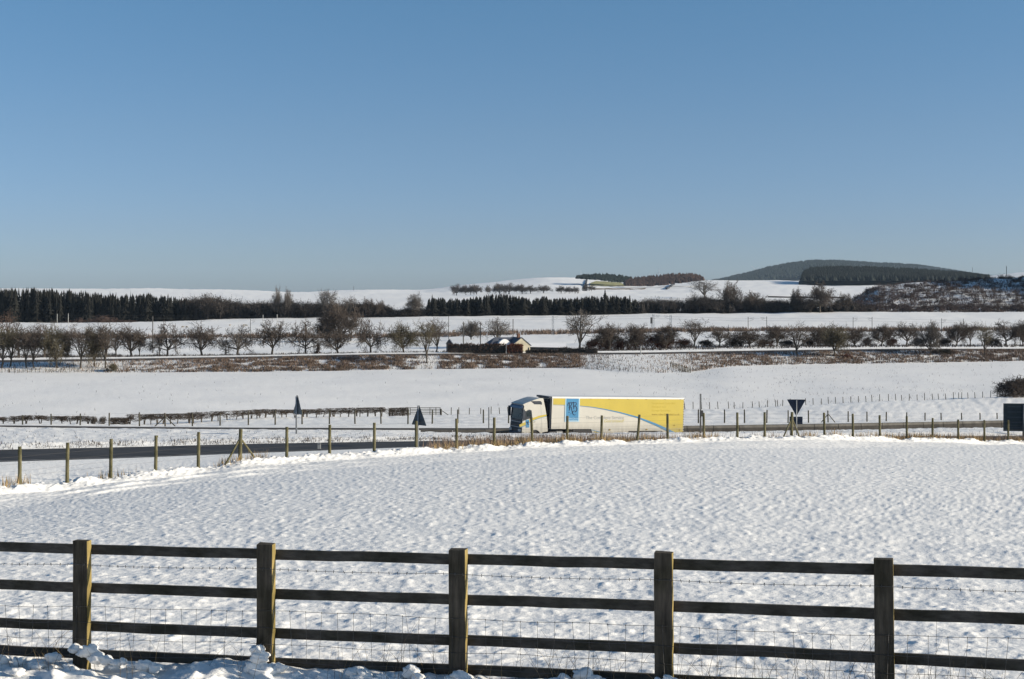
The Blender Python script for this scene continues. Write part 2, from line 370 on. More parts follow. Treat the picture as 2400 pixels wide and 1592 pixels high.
# ------------------------------------------------------------------ plant builders
def tubes_np(P0, P1, R0, R1, n):
    """many tapered n-sided twigs as arrays"""
    P0, P1 = np.asarray(P0, float), np.asarray(P1, float); R0, R1 = np.asarray(R0, float), np.asarray(R1, float)
    d = P1 - P0; d /= np.linalg.norm(d, axis=1)[:, None] + 1e-9
    ref = np.where(np.abs(d[:, 2:3]) > .9, np.array([[1., 0, 0]]), np.array([[0, 0, 1.]]))
    a = np.cross(d, ref); a /= np.linalg.norm(a, axis=1)[:, None]; b = np.cross(d, a)
    ang = np.arange(n) * 2 * np.pi / n
    c, s = np.cos(ang), np.sin(ang)
    ring = a[:, None, :] * c[None, :, None] + b[:, None, :] * s[None, :, None]
    V = np.concatenate([P0[:, None, :] + ring * R0[:, None, None], P1[:, None, :] + ring * R1[:, None, None]], 1)
    m = len(P0); base = (np.arange(m) * 2 * n)[:, None]; k = np.arange(n); k2 = (k + 1) % n
    f = np.stack([base + k, base + k2, base + n + k2, base + n + k], 2).reshape(-1, 4)
    return V.reshape(-1, 3), f

def grow_tree(seed, n_main=6, spread=.9, up=.35, trunk=.24, forks=(5, 6, 5), curl=.35, lens=(.42, .26, .15, .10), multi=1, droop=0., flat=1.):
    """returns trunk+limb segments and twig segments, normalised to height 1 and crown width 1"""
    r = random.Random(seed); big, small = [], []
    def rv(): 
        v = Vector((r.gauss(0, 1), r.gauss(0, 1), r.gauss(0, 1))); return v.normalized()
    def branch(p, d, L, rad, lev):
        nseg = 4 if lev < 2 else (3 if lev == 2 else 2); pts = [p.copy()]
        for i in range(nseg):
            d = (d + rv() * curl * (.6 if lev < 2 else .8) + Vector((0, 0, up * (.25 if lev < 3 else .1) - droop * (lev >= 2) * .3))).normalized()
            q = pts[-1] + d * (L / nseg); pts.append(q)
            r0, r1 = rad * (1 - .6 * i / nseg), rad * (1 - .6 * (i + 1) / nseg)
            (big if lev < 2 else small).append((tuple(pts[-2]), tuple(q), r0, r1, lev))
        if lev <= len(forks) and lev < 4:
            for k in range(forks[lev - 1] if lev >= 1 else 0):
                t = .3 + .7 * (k + r.random()) / forks[lev - 1]; i = min(nseg - 1, int(t * nseg)); b = pts[i].lerp(pts[i + 1], t * nseg - i)
                dd = (d + rv() * (1.0 if lev < 2 else 1.25)).normalized(); 
                branch(b, dd, lens[lev] * r.uniform(.7, 1.2), rad * .42, lev + 1)
    for m in range(multi):
        base = Vector((r.uniform(-.05, .05), r.uniform(-.05, .05), 0)) * (multi > 1)
        d = Vector((r.uniform(-.12, .12), r.uniform(-.12, .12), 1)).normalized() if multi == 1 else (Vector((0, 0, 1)) + rv() * .5).normalized()
        tl = trunk * r.uniform(.85, 1.1); rt = .028 if multi == 1 else .014; p = base
        for i in range(3):
            q = p + d * tl / 3; big.append((tuple(p), tuple(q), rt * (1.15 - .15 * i), rt * (1 - .15 * i), 0)); p = q; d = (d + rv() * .12).normalized()
        nm = n_main if multi == 1 else max(2, n_main // multi)
        for k in range(nm):
            a = 2 * math.pi * (k + r.random() * .6) / nm; sp = spread * r.uniform(.35, 1.1)
            dd = Vector((math.cos(a) * sp, math.sin(a) * sp, 1 - .35 * sp)).normalized()
            branch(p - d * tl * r.uniform(0, .3), dd, lens[0] * r.uniform(.8, 1.15), rt * .62, 1)
        branch(p, d, lens[0] * 1.05, rt * .75, 1)
    al = big + small
    P = np.array([s[1] for s in al]); w = np.percentile(np.abs(P[:, 0]), 99) * 2; w2 = np.percentile(np.abs(P[:, 1]), 99) * 2; h = np.percentile(P[:, 2], 99.7)
    S = np.array([1 / w, 1 / w2, 1 / h])
    def pack(L):
        a = np.array([s[0] for s in L]) * S; b = np.array([s[1] for s in L]) * S
        a[:, 2] = np.maximum(a[:, 2], -.01)
        return a, b, np.array([s[2] for s in L]), np.array([s[3] for s in L])
    return pack(big), pack(small)

M['bark'] = mat_plain('bark', (.085, .072, .058), .9, .3, 12)
M['twig'] = mat_plain('twig', (.092, .074, .062), .9, .25, 3)
M['twig_olive'] = mat_plain('twig_olive', (.11, .095, .064), .9, .25, 3)
M['twig_red'] = mat_plain('twig_red', (.15, .075, .055), .9, .3, 3)
M['twig_grey'] = mat_plain('twig_grey', (.12, .105, .092), .9, .25, 3)
M['conifer'] = mat_plain('conifer', (.016, .016, .013), .9, .4, 2)
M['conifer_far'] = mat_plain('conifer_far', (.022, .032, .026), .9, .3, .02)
M['larch'] = mat_plain('larch', (.085, .055, .045), .9, .3, .2)
M['wood_grey'] = mat_plain('wood_grey', (.062, .052, .045), .95, .35, .15)
M['dry_grass'] = mat_plain('dry_grass', (.36, .25, .12), .9, .35, 2)
M['dead_fern'] = mat_plain('dead_fern', (.195, .14, .105), .9, .4, .6)
M['dark_scrub'] = mat_plain('dark_scrub', (.06, .05, .045), .9, .4, .5)

PROTO = {}
def proto(kind, seed, twr=.0042, **kw):
    big, small = grow_tree(seed, **kw)
    vb, fb = tubes_np(*big, 5)
    a, b, r0, r1 = small
    vs, fs = tubes_np(a, b, np.maximum(r0, twr), np.maximum(r1 * .8, twr * .7), 3)
    PROTO.setdefault(kind, []).append((mesh('trunk', vb, fb, M['bark']), vs, fs, {}))
for s in (3, 14, 25, 36): proto('orchard', s, n_main=7, spread=1.15, up=.12, trunk=.22, forks=(6, 6, 4), curl=.42, twr=.0040)
for s in (5, 9, 12): proto('tall', s, n_main=6, spread=.55, up=.5, trunk=.24, forks=(6, 5, 3), lens=(.5, .25, .14, .08), curl=.3, twr=.0034)
for s in (7, 8, 15): proto('dense', s, n_main=8, spread=.9, up=.15, trunk=.16, forks=(7, 8, 5), curl=.5, twr=.0034)
for s in (21, 22, 23): proto('shrub', s, n_main=10, multi=4, spread=1.1, up=.05, trunk=.08, forks=(6, 7, 4), curl=.5, lens=(.4, .28, .18, .1), twr=.0065)
for s in (31, 32): proto('oak', s, n_main=9, spread=1.1, up=.2, trunk=.26, forks=(7, 7, 4), curl=.4, twr=.0040)
def crown_mesh(kind, i, matn):
    t = PROTO[kind][i]
    if matn not in t[3]: t[3][matn] = mesh('crown', t[1], t[2], M[matn])
    return t[3][matn]
_cnt = [0]
def plant(name, kind, base, H, W, label, cat, group, matn='twig', rz=None, i=None):
    _cnt[0] += 1; i = (_cnt[0] if i is None else i) % len(PROTO[kind])
    o = thing(name, label, cat, base, group, R.uniform(0, 6.28) if rz is None else rz)
    for nm, me in (('trunk', PROTO[kind][i][0]), ('crown', crown_mesh(kind, i, matn))):
        c = new_obj(nm, me, o)
        # true size lives on the parts so that the root stays unscaled
        c.scale = (W, W, H)
    return o

# --- the row along the country road: x, row of the top, crown width (px), kind, twig colour, side, label
G1 = 'bare trees along the far country road'
ROW = [
 (4, 757, 70, 'tall', 'twig_olive', 'n', 'bare tree cut by the left edge of the photo, below the far road'),
 (44, 757, 86, 'orchard', 'twig', 'f', 'wide bare tree above the far road, leftmost of the road row'),
 (62, 762, 50, 'tall', 'twig', 'n', 'thin bare tree rooted on the bank beside the leftmost wide tree'),
 (79, 764, 46, 'tall', 'twig', 'n', 'slender bare tree on the bank, left of the olive tinted round tree'),
 (133, 757, 64, 'dense', 'twig_olive', 'n', 'olive tinted round tree on a straight trunk on the left bank'),
 (189, 756, 62, 'tall', 'twig', 'n', 'tall grey bare tree on the bank, second right of the olive round tree'),
 (222, 764, 56, 'dense', 'twig_olive', 'n', 'olive brown tree in the dense clump at the left bank'),
 (248, 752, 66, 'tall', 'twig', 'n', 'tallest tree of the dense clump at the left bank'),
 (24, 760, 60, 'tall', 'twig_olive', 'n', 'leaning thin tree between the edge tree and the leftmost wide tree'),
 (104, 762, 58, 'orchard', 'twig', 'f', 'bare tree above the road hidden between the slender tree and the olive one'),
 (160, 768, 44, 'tall', 'twig', 'f', 'thin tree behind and right of the olive tinted round tree'),
 (272, 764, 48, 'tall', 'twig', 'f', 'bare tree just right of the dense clump, above the road'),
 (308, 757, 76, 'orchard', 'twig', 'f', 'bare tree with a forked bole, right of the dense clump on the left'),
 (327, 775, 36, 'tall', 'twig', 'f', 'spindly sapling just right of the forked bare tree'),
 (375, 780, 26, 'tall', 'twig_grey', 'f', 'thin sapling beside the trunk of the fourth round road tree'),
 (393, 755, 64, 'orchard', 'twig', 'f', 'round bare tree right of the lone telegraph pole on the left'),
 (473, 754, 74, 'orchard', 'twig', 'f', 'broad round bare tree above a little snow at its foot, left road row'),
 (556, 762, 72, 'orchard', 'twig_grey', 'f', 'low spreading bare tree with an open crown, left road row'),
 (637, 748, 68, 'orchard', 'twig', 'f', 'bare road tree, second to the left of the small red brown spruce'),
 (716, 748, 66, 'orchard', 'twig', 'f', 'bare tree directly left of the small red brown spruce'),
 (792, 766, 70, 'orchard', 'twig', 'f', 'bare road tree standing in front of the big dark round tree'),
 (869, 748, 62, 'orchard', 'twig', 'f', 'bare tree on the road right of the big dark round tree'),
 (946, 754, 62, 'dense', 'twig_olive', 'f', 'dark dense tree in front of the bank, left of the pale tall tree'),
 (1001, 746, 52, 'tall', 'twig_olive', 'n', 'pale many-stemmed tree on the bank, near side of the road'),
 (1023, 742, 50, 'tall', 'twig', 'f', 'taller bare tree right behind the pale bank tree'),
 (1359, 724, 76, 'tall', 'twig_grey', 'f', 'tallest bare tree of the road row, right of the long snowy roof'),
 (1428, 756, 60, 'dense', 'twig', 'f', 'bushy bare tree above the red brown thicket, first from its left'),
 (1492, 757, 46, 'dense', 'twig', 'f', 'bushy bare tree above the middle of the red brown thicket'),
 (1560, 758, 48, 'dense', 'twig', 'f', 'bushy bare tree above the right part of the red brown thicket'),
 (1626, 745, 52, 'tall', 'twig', 'f', 'upright bare tree just right of the red brown thicket'),
 (1686, 763, 52, 'orchard', 'twig', 'f', 'rounded bare tree second right of the red brown thicket'),
 (1756, 769, 76, 'dense', 'twig', 'f', 'wide dark bushy tree below two railway masts'),
 (1821, 762, 50, 'dense', 'twig', 'f', 'dark bare tree left of the tree rooted on the right bank'),
 (1869, 752, 62, 'tall', 'twig', 'n', 'tall bare tree with pale stems rooted on the right bank'),
 (1917, 762, 46, 'dense', 'twig', 'f', 'dark bush-like tree between the first two trees of the right bank'),
 (1956, 758, 64, 'dense', 'twig_olive', 'n', 'dense dark tree on the near side of the road, right bank'),
 (2003, 765, 50, 'dense', 'twig', 'f', 'round bare tree right of the dense bank tree, right part of the row'),
 (2066, 758, 50, 'dense', 'twig', 'f', 'compact round tree, first of a similar pair in the right of the row'),
 (2124, 754, 54, 'orchard', 'twig', 'f', 'spreading round tree, second of a similar pair in the right of the row'),
 (2181, 752, 54, 'dense', 'twig_grey', 'n', 'grey tree with brushy base rooted on the bank far right'),
 (2242, 754, 50, 'dense', 'twig', 'f', 'dark tree behind the low brown bush on the right bank'),
 (2275, 752, 36, 'tall', 'twig', 'f', 'narrow brown tree left of the thin straight bank tree'),
 (2307, 752, 44, 'tall', 'twig_olive', 'n', 'thin straight tree with a pale crown on the bank far right'),
 (2358, 750, 60, 'orchard', 'twig', 'f', 'spreading tree with clear forks near the right edge'),
 (2398, 748, 50, 'dense', 'twig', 'f', 'brown tree cut by the right edge of the photo'),
]
for (x, yt, w, kind, mt, side, lab) in ROW:
    D = Dl(L_TOP, x) - 6.5 if side == 'n' else Dl(L_BEY, x) - 9
    if side == 'n': D = Dl(L_TOP, x) - 6.5 * R.uniform(.7, 1.2)
    b = gpt(x, D); H = ((ZC - (yt - YH) / F * D) - b.z); W = w / F * D * (1.38 if side == 'f' else 1.25)
    plant('bare_tree', kind, b - Vector((0, 0, .1)), H, W, lab, 'tree', G1, mt)
# trees standing further back
BACK = [
 (795, 706, 792, 96, 455, 'dense', 'twig', 'bare_tree', 'big dark round tree rising above the railway line in the left field', 'tree'),
 (766, 738, 792, 60, 462, 'dense', 'twig', 'bare_tree', 'dark side tree merged with the left flank of the big round tree', 'tree'),
 (822, 738, 792, 44, 462, 'tall', 'twig', 'bare_tree', 'slim tree on the right flank of the big dark round tree', 'tree'),
 (1104, 750, 790, 48, 470, 'dense', 'twig_grey', 'bare_tree', 'grey bare tree by two dark poles behind the long brown hedge', 'tree'),
 (1168, 742, 812, 72, 372, 'tall', 'twig_grey', 'bare_tree', 'tall twin-stemmed bare tree behind the cottage', 'tree'),
 (650, 671, 748, 27, 806, 'oak', 'twig_grey', 'bare_tree', 'narrow domed tree above the left wood, left of a smaller one', 'tree'),
 (676, 676, 748, 24, 806, 'oak', 'twig_grey', 'bare_tree', 'smaller airy tree above the left wood beside the narrow domed one', 'tree'),
 (757, 675, 747, 30, 806, 'tall', 'twig_grey', 'bare_tree', 'flat-topped tree above the left wood, left half of a close pair', 'tree'),
 (776, 676, 747, 28, 806, 'tall', 'twig_grey', 'bare_tree', 'flat-topped tree above the left wood, right half of a close pair', 'tree'),
 (820, 690, 745, 34, 806, 'tall', 'twig_grey', 'bare_tree', 'airy tree at the right end of the left wood, against snow', 'tree'),
 (858, 698, 745, 40, 806, 'oak', 'twig', 'bare_tree', 'brown round tree right of the airy tree at the end of the left wood', 'tree'),
 (893, 702, 744, 36, 806, 'oak', 'twig', 'bare_tree', 'last brown round tree of the left wood before the open snow', 'tree'),
 (971, 687, 743, 42, 806, 'oak', 'twig_grey', 'bare_tree', 'lone spreading tree left of the central conifers', 'tree'),
 (1070, 668, 692, 24, 1900, 'oak', 'twig', 'bare_tree', 'small round tree on the snowy slope, leftmost of the hill trees', 'tree'),
 (1092, 671, 692, 18, 1900, 'oak', 'twig', 'bare_tree', 'left tree of the close trio on the snowy slope', 'tree'),
 (1103, 670, 692, 18, 1900, 'oak', 'twig', 'bare_tree', 'middle tree of the close trio on the snowy slope', 'tree'),
 (1117, 670, 693, 24, 1900, 'oak', 'twig', 'bare_tree', 'right and widest tree of the close trio on the snowy slope', 'tree'),
 (1143, 671, 690, 12, 1900, 'oak', 'twig_grey', 'bare_tree', 'tiny pale tree between the trio and the pair on the slope', 'tree'),
 (1171, 667, 694, 28, 1800, 'oak', 'twig', 'bare_tree', 'left tree of the pair above the dark central wood', 'tree'),
 (1193, 666, 698, 30, 1800, 'oak', 'twig', 'bare_tree', 'right tree of the pair above the dark central wood', 'tree'),
 (1224, 669, 692, 26, 1800, 'oak', 'twig', 'bare_tree', 'left half of the double tree on the white slope', 'tree'),
 (1244, 671, 692, 24, 1800, 'oak', 'twig', 'bare_tree', 'right half of the double tree on the white slope', 'tree'),
 (1274, 671, 691, 27, 1800, 'oak', 'twig', 'bare_tree', 'dark domed tree alone right of the double tree', 'tree'),
 (1315, 672, 693, 20, 1800, 'oak', 'twig', 'bare_tree', 'first of three small trees right of the domed tree', 'tree'),
 (1334, 674, 692, 14, 1800, 'oak', 'twig', 'bare_tree', 'middle of three small trees right of the domed tree', 'tree'),
 (1348, 674, 691, 16, 1800, 'oak', 'twig', 'bare_tree', 'last of three small trees right of the domed tree', 'tree'),
 (1372, 668, 681, 10, 2000, 'shrub', 'twig', 'bush', 'dark bush at the foot of the blue stone wall', 'bush'),
 (1386, 671, 682, 14, 2000, 'oak', 'twig', 'bare_tree', 'low tree under the yellow green patch of the hill', 'tree'),
 (1652, 658, 685, 50, 1500, 'tall', 'twig_grey', 'bare_tree', 'airy pale tree group on the snow ridge right of the brown plantation', 'tree'),
 (1711, 657, 730, 58, 812, 'oak', 'twig', 'bare_tree', 'large domed tree in front of the white ridge, left of the big hill', 'tree'),
 (1769, 683, 732, 62, 812, 'oak', 'twig', 'bare_tree', 'broad dark tree right of the large domed tree', 'tree'),
 (1632, 688, 735, 44, 812, 'oak', 'twig', 'bare_tree', 'round dark tree left of the large domed tree', 'tree'),
 (1870, 675, 732, 34, 812, 'oak', 'twig', 'bare_tree', 'dark tree left of the oak with the snowy trunk', 'tree'),
 (1922, 660, 731, 64, 800, 'oak', 'twig', 'bare_tree', 'spreading oak with patches of snow on its trunk below the wooded hill', 'tree'),
 (1976, 686, 732, 40, 812, 'oak', 'twig', 'bare_tree', 'small tree right of the oak with the snowy trunk', 'tree'),
]
for (x, yt, yb, w, D, kind, mt, nm, lab, cat) in BACK:
    if D > 1400: w, yt = w * 1.3, yt - 3
    b = pt(x, yb, D); g = gpt(x, D); top = ZC - (yt - YH) / F * D
    plant(nm, kind, g - Vector((0, 0, .2)), top - g.z, w / F * D * 1.22, lab, cat, 'lone trees on the far fields and slopes', mt)
# shrubs
G3 = 'scrub bushes along the far road'
SHR = [(1392, 790, 40, 'twig_red', 'red brown thicket bush at the foot of the tallest road tree'),
 (1424, 792, 44, 'twig_red', 'red brown thicket bush, second from the left of the thicket'),
 (1458, 790, 46, 'twig_red', 'red brown thicket bush below the gap between two bushy trees'),
 (1492, 788, 44, 'twig_red', 'red brown thicket bush right under the middle bushy tree'),
 (1530, 784, 48, 'twig_red', 'red brown thicket bush, tallest of the thicket'),
 (1566, 786, 44, 'twig_red', 'red brown thicket bush under the right bushy tree'),
 (1602, 792, 40, 'twig_red', 'red brown bush at the right end of the thicket'),
 (1655, 796, 36, 'twig', 'low dark bush right of the upright bare tree'),
 (1722, 792, 44, 'twig', 'brown bush left of the wide dark bushy tree'),
 (1792, 794, 46, 'twig_red', 'reddish bush right of the wide dark bushy tree'),
 (1842, 796, 36, 'twig', 'brown bush left of the pale-stemmed bank tree'),
 (1894, 790, 40, 'twig', 'brown bush right of the pale-stemmed bank tree'),
 (1935, 788, 36, 'twig', 'brown bush behind the dense bank tree'),
 (2036, 792, 30, 'twig_red', 'small bush between two compact round trees on the right'),
 (2092, 790, 30, 'twig_red', 'small bush left of the spreading round tree'),
 (2150, 790, 34, 'twig', 'small bush left of the grey brushy tree'),
 (2212, 792, 36, 'twig', 'bush under the dark tree far right'),
 (2330, 792, 36, 'twig', 'bush left of the spreading tree near the right edge')]
for (x, yt, w, mt, lab) in SHR:
    D = Dl(L_BEY, x) - 6; b = gpt(x, D); H = (ZC - (yt - YH) / F * D) - b.z
    plant('bush', 'shrub', b, max(H, 1.5), w / F * D * 1.15, lab, 'bush', G3, mt)
for (x, yt, D, w, mt, lab) in [(2211, 846, 330, 52, 'twig_olive', 'low spreading brown bush on the right bank, near side of the road'),
                               (262, 852, 291, 30, 'twig_olive', 'low bush at the foot of the dense clump on the left bank'),
                               (1985, 852, 320, 26, 'twig_red', 'reddish low bush beside the dense tree of the right bank')]:
    b = gpt(x, D); plant('bush', 'shrub', b, max((ZC - (yt - YH) / F * D) - b.z, 1.), w / F * D, lab, 'bush', G3, mt)
b = gpt(2376, 216.5)
plant('bush', 'shrub', b - Vector((0, 0, .15)), 3.3, 5.6, 'big bare bush at the end of the small post fence, right edge', 'bush', 'large bushes in the meadow', 'twig', i=0)
b = gpt(2398, 217.5)
plant('bush', 'shrub', b - Vector((0, 0, .15)), 2.9, 5.0, 'right half of the bare bush at the right edge, cut by the frame', 'bush', 'large bushes in the meadow', 'twig', i=1)
# saplings and the little spruce
def conifer_arr(r, n_t=11, per=7, w=.5, ragged=.35):
    V, Fc = [], []
    for k in range(n_t):
        t = k / n_t; z = .06 + .9 * t; rad = w * .5 * (1 - t) ** .8 * r.uniform(1 - ragged, 1 + ragged * .5) + .012
        for j in range(per):
            a = 2 * math.pi * (j + r.random()) / per; rr = rad * r.uniform(.7, 1.2); wa = 2.6 / per
            o = len(V)
            V += [(0, 0, z + .10), (math.cos(a - wa) * rr * .6, math.sin(a - wa) * rr * .6, z - .02), (math.cos(a) * rr, math.sin(a) * rr, z - .045),
                  (math.cos(a + wa) * rr * .6, math.sin(a + wa) * rr * .6, z - .02)]
            Fc += [(o, o + 1, o + 2), (o, o + 2, o + 3)]
    o = len(V); V += [(.008, 0, .9), (-.008, .006, .9), (-.008, -.006, .9), (0, 0, 1.0)]; Fc += [(o, o + 1, o + 3), (o + 1, o + 2, o + 3), (o + 2, o, o + 3)]
    return np.array(V, float), np.array(Fc)
CON = [conifer_arr(random.Random(i), w=wd, ragged=rg) for i, (wd, rg) in enumerate([(.42, .4), (.36, .5), (.5, .45), (.30, .3), (.45, .6), (.26, .35)])]
tr = MB(); tr.tube([(0, 0, -.05), (0, 0, .25), (0, 0, .9)], [.02, .016, .004], 5); TRUNK = tr.mesh('trunk', M['bark'])
CMESH = {}
def conifer(name, x, yt, D, w, label, group, mt='conifer', i=0, cat='tree'):
    b = gpt(x, D); H = (ZC - (yt - YH) / F * D) - b.z
    o = thing(name, label, cat, b, group, R.uniform(0, 6))
    if (i, mt) not in CMESH: CMESH[(i, mt)] = mesh('crown', CON[i][0], CON[i][1], M[mt])
    for nm, me in (('trunk', TRUNK), ('crown', CMESH[(i, mt)])):
        c = new_obj(nm, me, o); ww = w / F * D / .45; c.scale = (ww, ww, H)
conifer('small_spruce', 745, 800, Dl(L_BEY, 745) - 9, 22, 'small red brown spruce beside the far road between two bare trees', 'little conifers by the far road', 'twig_red', 2)
conifer('small_spruce', 529, 808, Dl(L_BEY, 529) - 9, 14, 'tiny open spruce left of the low spreading bare tree', 'little conifers by the far road', 'twig', 1)
conifer('small_spruce', 1707, 759, 470, 8, 'small dark conifer alone in the railway field on the right', 'little conifers by the far road', 'conifer', 3)
for (x, yt, w, i, lab) in [(1418, 675, 26, 2, 'tallest dark conifer above the central wood'), (1476, 690, 24, 0, 'last conifer at the right end of the central wood'),
        (1013, 688, 18, 0, 'first conifer at the left end of the central wood'), (1057, 696, 14, 3, 'slim spire conifer, second from the left of the central wood'),
        (1362, 694, 16, 3, 'slender conifer left of the tallest one in the central wood'),
        (258, 680, 14, 3, 'slender spire rising over the left wood, first of two'), (272, 681, 12, 3, 'slender spire rising over the left wood, second of two'),
        (344, 684, 20, 2, 'broad conifer at the top edge of the left wood'), (394, 686, 20, 0, 'ragged conifer near the right end of the dark left wood'),
        (434, 694, 20, 4, 'low ragged conifer just beyond the end of the dark left wood'),
        (306, 678, 10, 5, 'very thin conifer top in the middle of the left wood')]:
    conifer('conifer', x, yt, 806, w, lab, 'conifers standing out of the woods', 'conifer', i)

# ------------------------------------------------------------------ woods that read as one mass
def mass(name, parts, mat, label, cat, smooth=False):
    V, Fc, o = [], [], 0
    for v, f in parts: V.append(v); Fc.append(f + o); o += len(v)
    ob = new_obj(name, mesh(name, np.concatenate(V), np.concatenate(Fc), mat), None, kind='stuff', label=label, category=cat); return ob
def inst(v, W, H, p, a):
    c, s = math.cos(a), math.sin(a); x, y = v[:, 0] * W, v[:, 1] * W
    return np.stack([x * c - y * s + p[0], x * s + y * c + p[1], v[:, 2] * H + p[2]], 1)
def wood_con(prof, x0, x1, D0, D1, n, wpx, seed, jitter=6):
    r = random.Random(seed); out = []; k = sorted(prof)
    for i in range(n):
        x = r.uniform(x0, x1); D = D0 + (D1 - D0) * r.random() ** 1.2; yt = float(np.interp(x, k, [prof[j] for j in k])) + abs(r.gauss(0, 1)) * jitter + 1 + 5 * noise(x / 17, 0.3, seed) + 3 * noise(x / 5, .7, seed)
        b = gpt(x, D); H = (ZC - (yt - YH) / F * D) - b.z
        v, f = CON[r.randrange(6)]; w = wpx * r.uniform(.7, 1.3) / F * D / .45
        out.append((inst(v, w, H + .3, (b.x, b.y, b.z - .3), r.uniform(0, 6)), f))
    return out
p1 = {-300: 680, -100: 668, 0: 671, 50: 671, 100: 672, 150: 675, 200: 678, 230: 684, 260: 689, 300: 683, 350: 686, 400: 690, 440: 697}
mass('conifer_wood', wood_con(p1, -500, 445, 806, 850, 900, 34, 1), M['conifer'], 'dark conifer wood along the far field edge on the left', 'wood')
p2 = {1003: 700, 1015: 692, 1040: 698, 1080: 700, 1110: 692, 1150: 687, 1190: 684, 1240: 694, 1300: 692, 1340: 697, 1400: 690, 1440: 688, 1490: 700}
mass('conifer_wood', wood_con(p2, 1003, 1492, 806, 845, 480, 34, 2), M['conifer'], 'dark conifer wood in the centre behind the railway field', 'wood')
# bare woodland: thin crossed twigs, low detail
def thin_tree(kind, i, keep, wid, seed):
    big, small = grow_tree(seed, **kind)
    r = np.random.default_rng(seed); a, b, r0, r1 = small; idx = r.permutation(len(a))[:keep]
    a, b = a[idx], b[idx]; d = b - a; pr = np.cross(d, r.normal(size=d.shape)); pr /= np.linalg.norm(pr, axis=1)[:, None] + 1e-9
    V = np.stack([a - pr * wid, a + pr * wid, b], 1).reshape(-1, 3); f = np.arange(len(V)).reshape(-1, 3)
    A, B, q0, q1 = big; vb, fb = tubes_np(A, B, q0, q1, 3); fb = np.concatenate([fb[:, [0, 1, 2]], fb[:, [0, 2, 3]]])
    return np.concatenate([V, vb]), np.concatenate([f, fb + len(V)])
kd = dict(n_main=7, spread=.8, up=.3, trunk=.2, forks=(5, 6, 4), curl=.4)
THIN = [thin_tree(kd, 0, 750, .011, 100 + i) for i in range(4)]
ks = dict(n_main=9, multi=4, spread=1.1, up=.05, trunk=.06, forks=(4, 5, 3), curl=.5, lens=(.4, .28, .18, .1))
THINS = [thin_tree(ks, 0, 260, .026, 200 + i) for i in range(3)]
def wood_bare(prof, x0, x1, D0, D1, n, wpx, seed, jitter=5, lib=THIN, base=None):
    r = random.Random(seed); out = []; k = sorted(prof)
    for i in range(n):
        x = r.uniform(x0, x1); D = r.uniform(D0, D1); yt = float(np.interp(x, k, [prof[j] for j in k])) + abs(r.gauss(0, 1)) * jitter
        b = gpt(x, D); H = (ZC - (yt - YH) / F * D) - b.z; v, f = lib[r.randrange(len(lib))]
        if H < .5: continue
        w = wpx * r.uniform(.7, 1.3) / F * D
        out.append((inst(v, w, H, (b.x, b.y, b.z - .2), r.uniform(0, 6)), f))
    return out
p3 = {400: 700, 450: 694, 490: 684, 540: 697, 600: 702, 700: 700, 740: 702, 850: 705, 900: 710, 940: 728}
mass('bare_wood', wood_bare(p3, 425, 915, 806, 840, 190, 42, 3) + wood_con({400: 706, 700: 714, 930: 726}, 430, 915, 808, 845, 330, 30, 5), M['wood_grey'],
     'grey brown leafless wood right of the dark conifers on the left', 'wood')
p3b = {860: 712, 900: 718, 930: 722, 960: 718, 1005: 716}
KEEP = 0
p4 = {1480: 702, 1500: 698, 1530: 692, 1580: 697, 1620: 692, 1660: 690, 1700: 697, 1830: 698, 1900: 697, 1960: 700, 2000: 708, 2060: 714}
mass('bare_wood', wood_bare(p4, 1485, 2040, 806, 835, 190, 42, 4) + wood_con({1485: 706, 2040: 716}, 1485, 2040, 806, 840, 330, 30, 15), M['wood_grey'],
     'grey brown leafless wood along the field edge on the right', 'wood')
mass('hedge_bank', wood_bare(p3b, 860, 1008, 804, 812, 90, 36, 6, 4, THINS), M['wood_grey'], 'low scrub between the left wood and the central conifers', 'scrub')
mass('bare_wood', wood_bare({-200: 706, 0: 712, 60: 724, 90: 742, 110: 757}, -260, 100, 500, 540, 26, 52, 7), mat_plain('brown_wood', (.10, .065, .048), .95, .35, .15),
     'reddish brown bare trees in front of the dark wood at the left edge', 'wood')
mass('bare_wood', wood_bare({0: 745, 200: 742, 250: 735, 300: 748, 350: 752}, 150, 330, 770, 790, 16, 40, 8, lib=THINS), M['larch'], 'low brown scrub at the field side of the left wood', 'scrub')
# the long hill on the horizon at the right with its plantation
hx = np.linspace(1640, 2400, 150); prof = ctl({1640: 664, 1690: 657.5, 1720: 650, 1760: 641, 1800: 629.5, 1850: 620, 1905: 613.5, 1965: 614, 2050: 619.5, 2100: 621, 2150: 624.5, 2230: 636,
                                               2290: 646.5, 2340: 652, 2400: 664}, hx)
def hill(name, hx, prof, Dc, dep, mat, base_y, ns=14, amp=0., label=None):
    v = []; nr = 0
    for s in np.linspace(-1, 1, ns):
        D = Dc + s * dep; top = ZC - (prof - YH) / F * Dc; bot = ZC - (base_y - YH) / F * Dc
        z = bot + (top - bot) * (1 - abs(s) ** 1.6) ** .8 if abs(s) < 1 else np.full_like(top, bot)
        X = (hx - 1200) / F * (Dc + s * dep * .2); z = z + amp * noise(X / 300, np.full_like(X, D) / 300, 31) * (1 - abs(s))
        v.append(np.stack([X, np.full_like(X, D), z], 1)); nr += 1
    nc = len(hx); a = (np.arange(nr - 1)[:, None] * nc + np.arange(nc - 1)[None, :]).ravel()
    return new_obj(name, mesh(name, np.concatenate(v), np.stack([a, a + 1, a + nc + 1, a + nc], 1), mat, True), None, kind='structure')
hill('wooded_hill', hx, prof, 8500, 1600, mat_plain('hill_forest', (.016, .028, .032), .95, .5, .012), 690)
